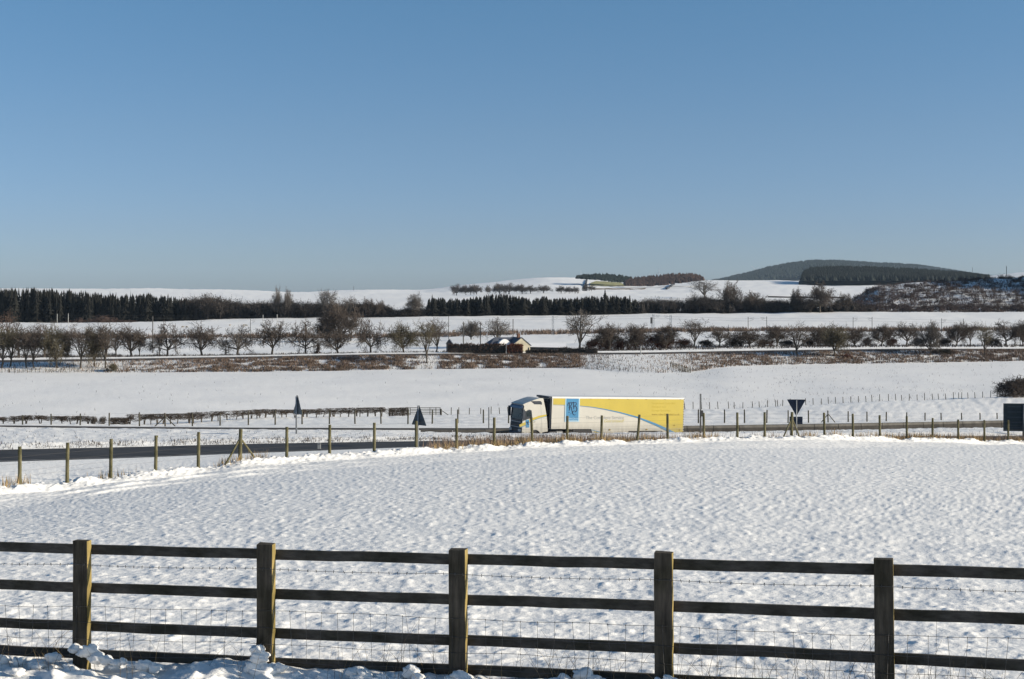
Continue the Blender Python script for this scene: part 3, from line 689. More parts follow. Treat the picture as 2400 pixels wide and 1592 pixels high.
def cones(name, n, x0, x1, fn, D0, D1, hm, wm, mat, label, seed, cat='wood', spire=False):
    r = np.random.default_rng(seed); x = r.uniform(x0, x1, n); D = r.uniform(D0, D1, n)
    V, Fc = [], []
    z0 = fn(x, D); X = (x - 1200) / F * D; h = hm * r.uniform(.7, 1.2, n); w = wm * r.uniform(.7, 1.3, n)
    k = 5; ang = np.arange(k) * 2 * np.pi / k
    ring = np.stack([X[:, None] + w[:, None] * np.cos(ang), D[:, None] + w[:, None] * np.sin(ang), np.repeat((z0 - hm * .1)[:, None], k, 1)], 2)
    apex = np.stack([X, D, z0 + h], 1)[:, None, :]
    v = np.concatenate([ring, apex], 1).reshape(-1, 3); b = (np.arange(n) * (k + 1))[:, None]; i = np.arange(k)
    f = np.stack([b + i, b + (i + 1) % k, np.repeat(b + k, k, 1)], 2).reshape(-1, 3)
    return new_obj(name, mesh(name, v, f, mat), None, kind='stuff', label=label, category=cat)
def on_hill(x, D):
    top = ZC - (np.interp(x, hx, prof) - YH) / F * 8500; bot = ZC - (690 - YH) / F * 8500; s = (D - 8500) / 1600
    return bot + (top - bot) * (1 - np.abs(s) ** 1.6) ** .8 - 6
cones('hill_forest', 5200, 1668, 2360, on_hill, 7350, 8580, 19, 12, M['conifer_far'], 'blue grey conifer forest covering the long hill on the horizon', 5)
# dark plantation in front of the hill
pb = {1878: 652, 1884: 640, 1900: 633, 1930: 630, 1980: 630, 2050: 631, 2150: 636, 2230: 641, 2290: 648, 2320: 655}
def pl_z(x, D): 
    k = sorted(pb); yt = np.interp(x, k, [pb[i] for i in k]); t = (D - 2500) / 500
    return ZC - ((657 + (yt + 3 - 657) * t) - YH) / F * D
cones('plantation', 5200, 1880, 2318, pl_z, 2500, 3000, 10, 4.6, mat_plain('plantation', (.012, .017, .014), .95, .4, .01), 'dark green plantation block in front of the long hill', 6)
gx = np.linspace(1872, 2326, 60); vv = []
for t in np.linspace(-.08, 1.05, 8):
    D = np.full_like(gx, 2500 + 500 * t); vv.append(np.stack([(gx - 1200) / F * D, D, pl_z(gx, D) - 4 - (0 if t > 0 else 30)], 1))
a = (np.arange(7)[:, None] * 60 + np.arange(59)[None, :]).ravel()
new_obj('plantation_floor', mesh('plantation_floor', np.concatenate(vv), np.stack([a, a + 1, a + 61, a + 60], 1), M['conifer_far'], True), None, kind='structure')
# plantations on the middle snow hill
def on_ground(off=0):
    def fn(x, D): return gz((x - 1200) / F * D, D) + off
    return fn
def strip(name, top, bot, D, n, mat, hm, wm, label, seed, Dd=60):
    kt, kb = sorted(top), sorted(bot)
    def fn(x, Dx):
        yt = np.interp(x, kt, [top[i] for i in kt]); yb = np.interp(x, kb, [bot[i] for i in kb]); t = (Dx - D) / Dd
        return ZC - ((yb + (yt - yb) * t) - YH) / F * Dx
    return cones(name, n, min(kt), max(kt), fn, D, D + Dd, hm, wm, mat, label, seed)
strip('conifer_plantation', {1352: 651, 1370: 648, 1400: 646, 1430: 646.5, 1480: 653}, {1352: 653, 1400: 656, 1430: 660, 1480: 664}, 2500, 520, mat_plain('plantation_green', (.02, .03, .024), .95, .4, .02), 5, 3.2,
      'small dark green plantation on the brow of the snow hill', 21)
strip('larch_plantation', {1464: 663, 1480: 656, 1500: 653, 1540: 649, 1580: 646, 1620: 645, 1640: 649, 1648: 655}, {1464: 670, 1520: 671, 1560: 668, 1600: 663, 1648: 657}, 2350, 900, M['larch'], 5, 3,
      'reddish brown plantation on the brow right of the green one', 22)
for (nm, tp, bt, D) in (('plantation_soil', {1352: 653, 1430: 650, 1480: 657}, {1352: 655, 1430: 661, 1480: 665}, 2500), ):
    pass
# scrub hill at the right, its unseen right end raised to shade the slope
sx = np.linspace(1965, 3300, 180)
sl = [(802, {1965: 735, 2400: 735, 3300: 735}), (830, {1965: 735, 2010: 728, 2060: 722, 2400: 718, 3300: 700}),
      (900, {1965: 735, 2000: 715, 2050: 698, 2120: 690, 2250: 682, 2400: 674, 2450: 655, 2520: 620, 2650: 560, 3300: 440}),
      (980, {1965: 735, 1990: 712, 2020: 690, 2060: 672, 2130: 665, 2200: 661.5, 2240: 660, 2300: 655, 2400: 650, 2440: 636, 2520: 585, 2650: 500, 3300: 380}),
      (1120, {1965: 740, 2060: 690, 2400: 672, 2560: 620, 2750: 560, 3300: 480}), (1300, {1965: 740, 3300: 740})]
rows = []
for i in range(len(sl) - 1):
    for q in np.linspace(0, 1, 14, endpoint=(i == len(sl) - 2)):
        D = sl[i][0] * (1 - q) + sl[i + 1][0] * q; y0, y1 = ctl(sl[i][1], sx), ctl(sl[i + 1][1], sx)
        z = (ZC - (y0 - YH) / F * sl[i][0]) * (1 - q) + (ZC - (y1 - YH) / F * sl[i + 1][0]) * q
        X = (sx - 1200) / F * D; z = z + .8 * noise(X / 16, np.full_like(X, D / 13), 41) + .2 * noise(X / 6, np.full_like(X, D / 6), 42)
        rows.append(np.stack([X, np.full_like(X, D), z], 1))
nr, nc = len(rows), len(sx); a = (np.arange(nr - 1)[:, None] * nc + np.arange(nc - 1)[None, :]).ravel(); SH = np.concatenate(rows)
new_obj('scrub_hill', mesh('scrub_hill', SH, np.stack([a, a + 1, a + nc + 1, a + nc], 1), M['snow_hill'], True), None, kind='structure')
SHG = SH.reshape(nr, nc, 3)
def sh_sample(n, seed, lo, hi, dens):
    r = random.Random(seed); out = []
    while len(out) < n:
        i = r.uniform(lo, hi) * (nr - 1); j = r.uniform(.02, .5) * (nc - 1); p = SHG[int(i), int(j)]
        if noise(p[0] / 14, p[1] / 22, 55) * .9 + .5 + dens(i / nr) < r.random(): continue
        out.append(p)
    return out
parts = []; r = random.Random(9)
for p in sh_sample(1500, 5, .02, .78, lambda t: .8 if t < .40 else (.25 if t < .62 else .5)):
    v, f = THINS[r.randrange(3)]; parts.append((inst(v, r.uniform(3.5, 7), r.uniform(1.6, 4.2), p - np.array([0, 0, .3]), r.uniform(0, 6)), f))
mass('hill_scrub', parts, mat_plain('hill_scrub', (.07, .048, .042), .95, .4, .1), 'brown leafless scrub covering the shaded hillside at the right', 'scrub')
bp_ = np.array(sh_sample(16000, 15, .02, .8, lambda t: .5)); bp_ = bp_ + np.random.default_rng(4).normal(size=bp_.shape) * [1.2, 3, 0]
parts = []
for k in range(130):
    x = r.uniform(2030, 2700); i = int(.73 * nr); j = int(np.interp(x, sx, np.arange(nc))); p = SHG[i + r.randrange(-2, 3), j]; v, f = CON[5 if r.random() < .6 else 3]
    H = r.uniform(2.2, 5); parts.append((inst(v, H * .5, H, p - np.array([0, 0, .3]), r.uniform(0, 6)), f))
mass('larch_row', parts, mat_plain('larch_row', (.10, .055, .05), .95, .4, .1), 'reddish young trees along the brow of the scrub hill', 'trees')

# ------------------------------------------------------------------ rough vegetation made of blades
def blades(name, pts, h, w, lean, mat, label, seed, cat='grass', parent=None):
    r = np.random.default_rng(seed); P = np.asarray(pts, float); n = len(P)
    a = r.uniform(0, 2 * np.pi, n); d = np.stack([np.cos(a), np.sin(a), np.zeros(n)], 1); e = np.stack([-np.sin(a), np.cos(a), np.zeros(n)], 1)
    hh = (h * r.uniform(.5, 1.3, n))[:, None]; ww = (w * r.uniform(.6, 1.3, n))[:, None]
    tip = P + np.array([[0, 0, 1.]]) * hh + d * hh * r.uniform(0, lean, n)[:, None]
    V = np.stack([P - e * ww - [0, 0, .03], P + e * ww - [0, 0, .03], tip], 1).reshape(-1, 3); f = np.arange(3 * n).reshape(-1, 3)
    return new_obj(name, mesh(name, V, f, mat), None, kind='stuff', label=label, category=cat)
def bank_pts(n, x0, x1, i0, i1, dens, seed, sc=3.0):
    """random points on the ground between two survey lines, thinned by a density (0..1) that depends on the bearing"""
    r = np.random.default_rng(seed); out = []; kx = sorted(dens); tot = 0
    for _ in range(60):
        if tot >= n: break
        x = r.uniform(x0, x1, n); t = r.random(n); D0, D1 = np.interp(x, XS, LINES[i0]['D']), np.interp(x, XS, LINES[i1]['D']); D = D0 + (D1 - D0) * t
        X = (x - 1200) / F * D; q = np.interp(x, kx, [dens[k] for k in kx])
        keep = q * np.clip(.55 + noise(X / sc, D / sc * 1.4, seed) * 1.1 + noise(X / sc * 4, D / sc * 4, seed + 1) * .5, 0, 2) > r.random(n)
        X, D = X[keep][:n - tot], D[keep][:n - tot]; tot += len(X); out.append(np.stack([X, D, gz(X, D)], 1))
    return np.concatenate(out)
bd = {-300: .1, 0: .04, 250: .08, 300: .2, 450: .35, 520: .7, 620: .85, 900: .9, 960: .75, 985: .1, 1025: .1, 1045: .85, 1180: .95, 1350: .95, 1375: .08, 1440: .04, 1500: .07,
      1600: .25, 1660: .6, 1760: .7, 1850: .35, 1900: .55, 2000: .7, 2050: .6, 2150: .4, 2230: .7, 2400: .8, 2700: .8}
blades('dead_bracken', bank_pts(60000, -250, 2650, L_FEN, L_TOP, bd, 71, 2.6), .52, .07, 1.1, M['dead_fern'], 'brown dead bracken and grass poking through snow on the long road bank', 1)
blades('dark_weeds', bank_pts(5000, -250, 2650, L_FEN, L_TOP, {-300: .12, 250: .15, 2700: .3, 1340: .3, 1360: .9, 1420: 1., 1460: .3, 1500: .05}, 72, 2.2), .5, .05, .8, M['dark_scrub'], 'dark stalks and brambles scattered on the road bank', 2)
blades('trackside_scrub', bank_pts(16000, -150, 2550, L_RLW, L_RL2, {-150: .7, 200: .6, 400: .4, 900: .5, 1050: .75, 1400: .5, 1500: .8, 2500: .4}, 73, 8), 1.3, .16, .9, M['dead_fern'], 'brown scrub along the railway line across the field', 3)

blades('hill_bracken', bp_, 1.3, .30, 1.0, mat_plain('hill_bracken', (.095, .07, .058), .95, .4, .1), 'low brown heather and bracken on the scrub hillside at the right', 16)

lw = wood_bare({-200: 822, 260: 822, 400: 828, 600: 824, 1000: 822, 1400: 816}, -200, 1040, 330, 333, 120, 30, 61, 3, THINS)
mass('roadside_scrub', lw, M['dark_scrub'], 'low dark leafless scrub under the trees along the upper side of the far road', 'scrub')
blades('roadside_weeds', bank_pts(9000, -200, 2600, L_RV, L_BEY, {-200: .8, 350: .7, 450: .3, 900: .4, 1040: .3, 1350: .2, 1420: .8, 2600: .6}, 77, 4), .55, .09, .9, M['dark_scrub'], 'dark dead weeds between the trees above the far road', 18)
# ------------------------------------------------------------------ shared helpers for world-space parts
def attach(o, root):
    o.parent = root; o.location = -Vector(root.location); return o
def wmb(mb, name, mat, root, smooth=False, bevel=0):
    return attach(mb.obj(name, mat, None, smooth, bevel), root)

def mat_wood(name, col, dark, rough=.85, sc=(14, 14, 1.2)):
    m, N, L, b = new_mat(name)
    tc = N.new('ShaderNodeTexCoord'); mp = N.new('ShaderNodeMapping'); mp.inputs['Scale'].default_value = sc; L.new(tc.outputs['Object'], mp.inputs[0])
    n = N.new('ShaderNodeTexNoise'); n.inputs['Scale'].default_value = 2.2; n.inputs['Detail'].default_value = 8; n.inputs['Roughness'].default_value = .65; L.new(mp.outputs[0], n.inputs['Vector'])
    n2 = N.new('ShaderNodeTexNoise'); n2.inputs['Scale'].default_value = 3.2; n2.inputs['Detail'].default_value = 4; L.new(tc.outputs['Object'], n2.inputs['Vector'])
    r = N.new('ShaderNodeValToRGB'); r.color_ramp.elements[0].position = .3; r.color_ramp.elements[1].position = .7
    r.color_ramp.elements[0].color = dark + (1,); r.color_ramp.elements[1].color = col + (1,); L.new(n.outputs[0], r.inputs[0])
    r2 = N.new('ShaderNodeValToRGB'); r2.color_ramp.elements[0].position = .35; r2.color_ramp.elements[1].position = .6
    r2.color_ramp.elements[0].color = (.38, .40, .30, 1); r2.color_ramp.elements[1].color = (1, 1, 1, 1); L.new(n2.outputs[0], r2.inputs[0])
    mx = N.new('ShaderNodeMix'); mx.data_type = 'RGBA'; mx.blend_type = 'MULTIPLY'; mx.inputs[0].default_value = .8; L.new(r.outputs[0], mx.inputs[6]); L.new(r2.outputs[0], mx.inputs[7])
    L.new(mx.outputs[2], b.inputs['Base Color']); b.inputs['Roughness'].default_value = rough; b.inputs['Specular IOR Level'].default_value = .2
    bp = N.new('ShaderNodeBump'); bp.inputs['Strength'].default_value = .6; bp.inputs['Distance'].default_value = .006; L.new(n.outputs[0], bp.inputs['Height']); L.new(bp.outputs[0], b.inputs['Normal'])
    return m
M['post_wood'] = mat_wood('post_wood', (.135, .112, .085), (.035, .030, .024))
M['rail_wood'] = mat_wood('rail_wood', (.105, .095, .082), (.045, .040, .034), sc=(1.2, 14, 14))
M['sunlit_wood'] = mat_wood('sunlit_wood', (.40, .30, .12), (.20, .15, .05))  # brighter yellow post wood; sunlight painted into the colour of the sun-side faces
M['round_post'] = mat_wood('round_post', (.20, .18, .10), (.09, .08, .045))
M['old_post'] = mat_wood('old_post', (.11, .10, .075), (.05, .045, .035))
M['wire'] = mat_plain('wire', (.10, .095, .09), .6, .2, 20, metal=.3)
M['grey_metal'] = mat_plain('grey_metal', (.28, .29, .30), .5, .12, 6, metal=.3)
M['sign_back'] = mat_plain('sign_back', (.060, .075, .088), .5, .2, 5)
M['sign_navy'] = mat_plain('sign_navy', (.022, .034, .060), .5, .2, 5)
M['sign_teal'] = mat_plain('sign_teal', (.036, .050, .056), .5, .2, 3)
M['concrete_pole'] = mat_plain('concrete_pole', (.42, .42, .40), .8, .1, 2)
M['dark_pole'] = mat_plain('dark_pole', (.09, .085, .08), .7, .2, 2)
M['snow_lump'] = mat_snow('snow_lump', [(12, .5), (40, .2)], .02)

# ------------------------------------------------------------------ near post and rail fence
def fs(x): return 249 + 51 * x / 2400
def fp(x, y, off=0.0):
    """point on the fence plane from photo position, off = metres beyond the plane"""
    s = fs(x); return Vector(((x - 1200) / s, F / s, ZC - (y - YH) / s)) + FN * off
FE = (Vector(((2400 - 1200) / 300, F / 300, 0)) - Vector((-1200 / 249, F / 249, 0))).normalized(); FN = Vector((-FE.y, FE.x, 0))
root = thing('rail_fence', 'dark weathered post and rail fence with wire netting across the snowy foreground', 'fence', fp(1200, 700) - Vector((0, 0, 3.25)))
f0 = fp(0, 700); f0.z = 0
def f_at(u, z, off=0.0): 
    """point at u metres along the fence from its x=0 end"""
    p = f0 + FE * u + FN * off; return Vector((p.x, p.y, z))
def u_of(x): p = fp(x, 700); p.z = 0; return (p - f0).length * (1 if x >= 0 else -1)
def zline(tab):
    ks = sorted(tab); us = [u_of(k) for k in ks]; zs = [ZC - (tab[k] - YH) / fs(k) for k in ks]
    def g(u):
        if u < us[0]: return zs[0] + (u - us[0]) * (zs[1] - zs[0]) / (us[1] - us[0])
        if u > us[-1]: return zs[-1] + (u - us[-1]) * (zs[-1] - zs[-2]) / (us[-1] - us[-2])
        return float(np.interp(u, us, zs))
    return g
pl = [170, 601.3, 1051, 1532.5, 2047.5]; ptop = [1268, 1275.5, 1289, 1295.5, 1311.7]
PU = [u_of(x) for x in pl]; PZ = [ZC - (y - YH) / fs(x) for x, y in zip(pl, ptop)]
for k in range(3): PU.append(PU[4 + k] + 1.8 + .02 * k); PZ.append(PZ[4 + k] + .05)
for k in range(3): PU.insert(0, PU[0] - 1.8); PZ.insert(0, PZ[0] - .04)
for k, (u, zt) in enumerate(zip(PU, PZ)):
    r = random.Random(k); mb = MB(); n = 8; zb = zt - 1.45; w, d = .152, .078; lean = r.uniform(-.008, .008) + (.02 if k == 7 else 0)
    for i in range(n + 1):
        q = i / n; z = zb + (zt - zb) * q
        for (a, b) in ((0, 0), (w, 0), (w, d), (0, d)):
            p = f_at(u + a + lean * (1 - q) + r.uniform(-.0025, .0025), z + (r.uniform(-.004, .004) if i == n else 0) + (.006 * (b > 0) if i == n else 0), b + r.uniform(-.002, .002))
            mb.v.append(tuple(p))
    for i in range(n):
        for j in range(4):
            j2 = (j + 1) % 4; mb.f.append((i*4 + j, i*4 + j2, i*4 + 4 + j2, i*4 + 4 + j))
    mb.f.append((n*4, n*4 + 1, n*4 + 2, n*4 + 3)); mb.f.append((3, 2, 1, 0))
    o = wmb(mb, 'post', [M['post_wood'], M['sunlit_wood']], root, bevel=.005)
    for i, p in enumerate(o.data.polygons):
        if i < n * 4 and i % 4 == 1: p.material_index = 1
RL = [zline({0: 1275.2, 643: 1292.7, 1200: 1307, 1800: 1320.6, 2400: 1336.6}), zline({0: 1364.6, 643: 1386.6, 1200: 1402.6, 1800: 1422.4, 2400: 1444.5}),
      zline({0: 1454.6, 643: 1479.5, 1200: 1499.8, 1800: 1521.9, 2400: 1553.6}), zline({0: 1519.3, 643: 1548.5, 1200: 1570, 1800: 1599, 2400: 1634})]
for k, g in enumerate(RL):
    for j in range(len(PU) - 1):
        r = random.Random(k * 50 + j); u0, u1 = PU[j] + .076, PU[j + 1] + .073; mb = MB(); n = 6; h = .088
        for i in range(n + 1):
            u = u0 + (u1 - u0) * i / n; z = g(u) + r.uniform(-.003, .003)
            for (a, b) in ((0, .081), (-h + r.uniform(-.002, .002), .081), (-h, .117), (0, .117)): mb.v.append(tuple(f_at(u, z + a, b)))
        for i in range(n):
            for q in range(4): q2 = (q + 1) % 4; mb.f.append((i*4 + q, i*4 + 4 + q, i*4 + 4 + q2, i*4 + q2))
        mb.f.append((0, 1, 2, 3)); mb.f.append((n*4 + 3, n*4 + 2, n*4 + 1, n*4))
        wmb(mb, 'rail', M['rail_wood'], root, bevel=.003)
# wires on the near face
bw = zline({0: 1319, 600: 1332, 1200: 1349, 1800: 1366, 2400: 1383.6}); r = random.Random(4); mb = MB()
us = np.arange(PU[0], PU[-1], .06); pts = [f_at(u, bw(u) - .012 * math.sin(math.pi * ((u - PU[0]) % 1.8) / 1.8) + r.uniform(-.0015, .0015), -.004) for u in us]
mb.tube(pts, .0024, 4)
for u in np.arange(PU[0], PU[-1], .085):
    c = f_at(u + r.uniform(-.01, .01), bw(u) - .012 * math.sin(math.pi * ((u - PU[0]) % 1.8) / 1.8), -.004)
    for q in range(2):
        d = (FE * r.uniform(-.5, .5) + Vector((0, 0, r.choice((-1, 1)))) + FN * r.uniform(-.5, .5)).normalized() * .013; mb.tube([c - d, c + d], .0022, 3)
wmb(mb, 'barbed_wire', M['wire'], root)
HZ = [zline({0: 1419, 600: 1431, 1200: 1453.9, 1800: 1480, 2400: 1499}), zline({0: 1453, 600: 1472, 1200: 1497.8, 1800: 1526, 2400: 1549}),
      zline({0: 1490, 600: 1509, 1200: 1534.6, 1800: 1567, 2400: 1592}), zline({0: 1528, 600: 1549, 1200: 1574, 1800: 1608, 2400: 1634})]
mb = MB(); wob = lambda u, k: .006 * math.sin(u * 2.3 + k) + .004 * math.sin(u * 7.1 + 2 * k)
for k, g in enumerate(HZ):
    mb.tube([f_at(u, g(u) + wob(u, k) - (.015 if u < 0.7 else 0) * math.sin(u * 5), -.007) for u in np.arange(PU[0], PU[-1], .1)], .0021, 3)
u = PU[0] + .05
while u < PU[-1]:
    sl = r.uniform(-.012, .012); mb.tube([f_at(u + sl * (k + r.uniform(-.3, .3)), HZ[k](u) + wob(u, k), -.0085) for k in range(4)], .0020, 3)
    for k in range(3):
        c = f_at(u + sl * k, HZ[k](u) + wob(u, k), -.009); mb.tube([c - Vector((0, 0, .006)), c + Vector((0, 0, .006))], .003, 4)
    u += .15 * r.uniform(.97, 1.03)
o = wmb(mb, 'wire_netting', M['wire'], root); o['kind'] = 'stuff'

# snow clumps thrown against the fence
def blob(mb, c, rx, ry, rz, seed, seg=14):
    r = random.Random(seed); o = len(mb.v); ox = r.uniform(0, 50)
    for i in range(seg + 1):
        th = math.pi * i / seg
        for j in range(seg):
            ph = 2 * math.pi * j / seg; d = Vector((math.sin(th) * math.cos(ph), math.sin(th) * math.sin(ph), math.cos(th)))
            k = 1 + .42 * float(noise(d.x * 1.3 + ox + d.z, d.y * 1.3 + d.z * 1.1, 3)) + .13 * float(noise(d.x * 4 + ox + d.z * 3, d.y * 4 - d.z * 2, 4))
            mb.v.append((c.x + d.x * rx * k, c.y + d.y * ry * k, c.z + d.z * rz * k))
    for i in range(seg):
        for j in range(seg): j2 = (j + 1) % seg; mb.f.append((o + i*seg + j, o + (i+1)*seg + j, o + (i+1)*seg + j2, o + i*seg + j2))
mb = MB(); q = 0
CL = [(183, 1513, 12, -.05), (205, 1522, 9, -.1), (224, 1514, 17, -.1), (245, 1530, 16, -.12), (262, 1536, 13, -.1), (285, 1542, 10, -.1), (300, 1540, 9, -.1), (322, 1548, 8, -.1), (350, 1548, 15, -.1),
      (378, 1553, 13, -.1), (480, 1556, 15, -.1), (510, 1553, 11, -.1), (540, 1565, 15, -.1), (612, 1513, 14, -.08), (620, 1530, 18, -.1), (612, 1552, 22, -.12), (634, 1562, 22, -.15),
      (652, 1556, 15, -.1), (668, 1553, 12, -.1), (612, 1585, 26, -.2), (640, 1590, 22, -.2), (700, 1578, 16, -.1), (735, 1582, 14, -.1), (770, 1578, 14, -.1), (838, 1566, 13, -.1),
      (862, 1574, 20, -.1), (905, 1576, 12, -.1), (935, 1582, 15, -.1), (968, 1566, 17, -.05), (985, 1576, 12, -.08), (1005, 1590, 14, -.1), (1064, 1582, 14, -.1), (1084, 1572, 15, -.1), (1100, 1584, 18, -.12),
      (1125, 1590, 14, -.1), (1300, 1592, 18, -.1), (1325, 1586, 18, -.1), (1368, 1576, 17, -.02), (1392, 1590, 16, -.05), (1420, 1596, 14, -.05), (1550, 1590, 16, -.1), (1572, 1584, 16, -.1),
      (1590, 1596, 16, -.1), (1830, 1600, 16, -.1), (1985, 1596, 16, -.1), (2010, 1600, 14, -.1), (140, 1530, 14, -.1), (60, 1538, 12, -.1), (20, 1535, 14, -.1), (100, 1545, 15, -.1), (145, 1578, 20, -.4), (210, 1560, 24, -.3), (118, 1590, 18, -.4)]
for (x, y, rp, off) in CL:
    s = fs(x); blob(mb, fp(x, y + 5, off), rp / s * 1.3, rp / s * 1.2, rp / s * .8, q, 18); q += 1
for k in range(150):
    x = R.uniform(-80, 2480); base = 1541 + 100 * x / 2400 + R.uniform(-6, 30); rp = R.uniform(4, 11) * (1.25 if x < 1300 else 1)
    blob(mb, fp(x, base + 5, R.uniform(-.5, .06)), rp / fs(x) * 1.4, rp / fs(x) * 1.3, rp / fs(x) * .7, q, 12); q += 1
mb.obj('snow_clumps', M['snow_lump'], smooth=True, kind='stuff', label='loose clumps of snow piled along the foot of the rail fence', category='snow')
# dry stems around the fence foot
def stems(name, mat, n, seed, hmin, hmax, xs, label):
    r = random.Random(seed); mb = MB()
    for k in range(n):
        x = xs(r); off = r.uniform(-.35, .25); g = fp(x, 1545 + 100 * x / 2400, off); h = r.uniform(hmin, hmax)
        a = r.uniform(0, 6.28); ln = r.uniform(.1, .9) * h; b = r.uniform(-.2, .3) * h; P = []
        for i in range(5):
            t = i / 4; P.append(g + Vector((math.cos(a) * ln * t * t + r.uniform(-.004, .004), math.sin(a) * ln * t * t * .4, h * (t - .3 * t * t * abs(b)) - .06)))
        mb.tube(P, [.0022, .002, .0017, .0013, .0007], 3)
        if r.random() < .3: mb.tube([P[2], P[2] + Vector((r.uniform(-.1, .1), 0, r.uniform(.03, .12)))], .001, 3)
    mb.obj(name, mat, kind='stuff', label=label, category='stems')
def xs_r(r):
    c = r.choice((40, 110, 200, 360, 570, 850, 930, 1010, 1230, 1290, 1350, 1420, 1570, 1640, 1700, 1790, 1830, 1900, 1960, 2080, 2180, 2250, 2330)); return c + r.gauss(0, 35)
stems('dry_stems', mat_plain('straw', (.26, .19, .10), .8, .3, 3), 150, 5, .15, .42, xs_r, 'thin straw coloured stems growing through the wire netting')
stems('dark_stems', mat_plain('dark_stem', (.06, .045, .04), .8, .3, 3), 110, 6, .15, .5, xs_r, 'thin dark bare stems at the foot of the rail fence')
stems('tall_stems', mat_plain('dark_stem_tall', (.08, .06, .045), .8, .3, 3), 14, 8, .5, .85, lambda r: r.choice((1870, 1900, 1950, 1990, 2170, 2210, 930, 1260)) + r.gauss(0, 25), 'a few tall thin stems leaning in front of the rails')

# ------------------------------------------------------------------ post and wire fences
def round_post(base, top, rad, root, mat, name='post'):
    mb = MB(); r = random.Random(int(base.x * 977) & 0xffff); d = top - base
    mb.tube([base, base + d * .5 + Vector((r.uniform(-.012, .012), 0, 0)), top], [rad * 1.08, rad, rad * .96], 10); return wmb(mb, name, mat, root, smooth=False)
root = thing('wire_fence', 'line of mossy round posts along the snow drift beside the slip road', 'fence', gpt(1200, Dl(L_CR1, 1200) + .3))
MF = [(46, 1047), (158, 1038), (260, 1029), (365, 1021), (465, 1013), (563.5, 1006), (672, 1001), (773, 996), (877, 991), (975.4, 987), (1070, 981.5), (1158.6, 978.8),
      (1246.3, 978), (1329.7, 975), (1410, 974), (1495.5, 972), (1564.5, 970), (1649.4, 968), (1728, 967), (1792.4, 966.5), (1855.8, 966), (1932, 967.6),
      (1998.8, 970), (2062, 973.4), (2125, 976), (2185.6, 980), (2246, 983.5), (2307.4, 985), (2363, 985), (2419, 986), (2475, 987), (2530, 988)]
MF = [(-300, 1068), (-180, 1062), (-65, 1054)] + MF; tops = []
for (x, y) in MF:
    D = Dl(L_CR1, x) + .32; g = gpt(x, D); z = ZC - (y - YH) / F * D; X = (x - 1200) / F * D
    ln = {1495.5: .07, 975.4: -.0, 1564.5: .0, 1246.3: -.02}.get(x, R.uniform(-.015, .015)); t = Vector((X + ln, D, z)); tops.append(t)
    strain = x in (563.5, 1855.8)
    round_post(Vector((X - ln, D, g.z - .25)), t, .062 if not strain else .075, root, M['round_post'])
    if strain:
        for sd, dx in ((-1, 1.15), (1, 1.15)) if x < 1000 else ((-1, .65), (1, .75)):
            j = MF.index((x, y)); nb = MF[j + sd]; Db = D + (Dl(L_CR1, nb[0]) + .32 - D) * .42
            Xb = X + sd * (.52 if x < 1000 else .55); gb2 = gpt(1200 + Xb * F / Db, Db)
            round_post(Vector((Xb, Db, gb2.z - .1)), Vector((X + sd * .05, D, t.z - .42)), .04, root, M['round_post'], 'brace')
for h in (.08, .32, .55, .78, .95):
    mb = MB(); mb.tube([p - Vector((0, .065, h)) for p in tops], .0028, 3); wmb(mb, 'wire', M['wire'], root)
root = thing('wire_fence', 'line of thin dark posts on the far side of the main road', 'fence', gpt(1200, Dl(L_BKF, 1200)))
BF = [(-60, 974), (-5, 973.5), (53, 973), (120, 970), (188, 969.6), (256, 968), (327, 966.6), (387, 968), (451, 968), (516, 969), (582, 962), (645, 961.5), (708, 960), (772, 960), (832, 960), (893, 960), (956, 960), (1013, 961), (1073, 960),
      (1133, 960), (1192, 960), (1256, 960), (1320, 960), (1384, 960), (1448, 960), (1512, 960), (1576, 960), (1637, 960), (1698, 960), (1745, 960), (1797, 961), (1847, 962), (1895, 962), (1941, 962.5), (1988, 964), (2032, 965), (2077, 965.6), (2125, 966.6), (2168, 967.4),
      (2206, 968), (2254, 968), (2297, 968), (2337, 968), (2380, 968), (2425, 968)]
tops = []
for (x, y) in BF:
    D = Dl(L_BKF, x) + .2; g = gpt(x, D); z = ZC - (y - YH) / F * D; X = (x - 1200) / F * D; t = Vector((X + R.uniform(-.04, .04), D, z)); tops.append(t)
    round_post(Vector((X, D, g.z - .1)), t, .075, root, M['old_post'])
    if x in (387, 1941):
        for sd in (-1, 1): round_post(Vector((X + sd * (1.15 if x < 1000 else .85), D, g.z - .05)), Vector((X + sd * .05, D, z - .45)), .05, root, M['old_post'], 'brace')
for h in (.1, .5, .9):
    mb = MB(); mb.tube([p - Vector((0, 0, h)) for p in tops], .004, 3); wmb(mb, 'wire', M['wire'], root)
root = thing('wire_fence', 'row of small slanting stakes crossing the white meadow behind the lorry', 'fence', gpt(1600, Dl(L_HDG, 1600)))
FF = [1057, 1076, 1100, 1126.6, 1151, 1171, 1191.5, 1604.7, 1624.5, 1645, 1663.5, 1683.4, 1708, 1721, 1741, 1764, 1780, 1799, 1818, 1823, 1834, 1852, 1871, 1889, 1906, 1924.6, 1942, 1959, 1976, 1994.6, 2012, 2030, 2044, 2062,
      2083, 2100, 2114, 2131, 2150, 2167, 2186, 2200, 2217, 2235, 2247, 2254, 2269, 2286, 2303, 2322, 2338]
for x in FF:
    D = Dl(L_HDG, x) + .3; g = gpt(x, D); h = R.uniform(.85, 1.05); round_post(g - Vector((0, 0, .15)), g + Vector((R.uniform(-.12, .05), 0, h)), .05, root, M['old_post'])
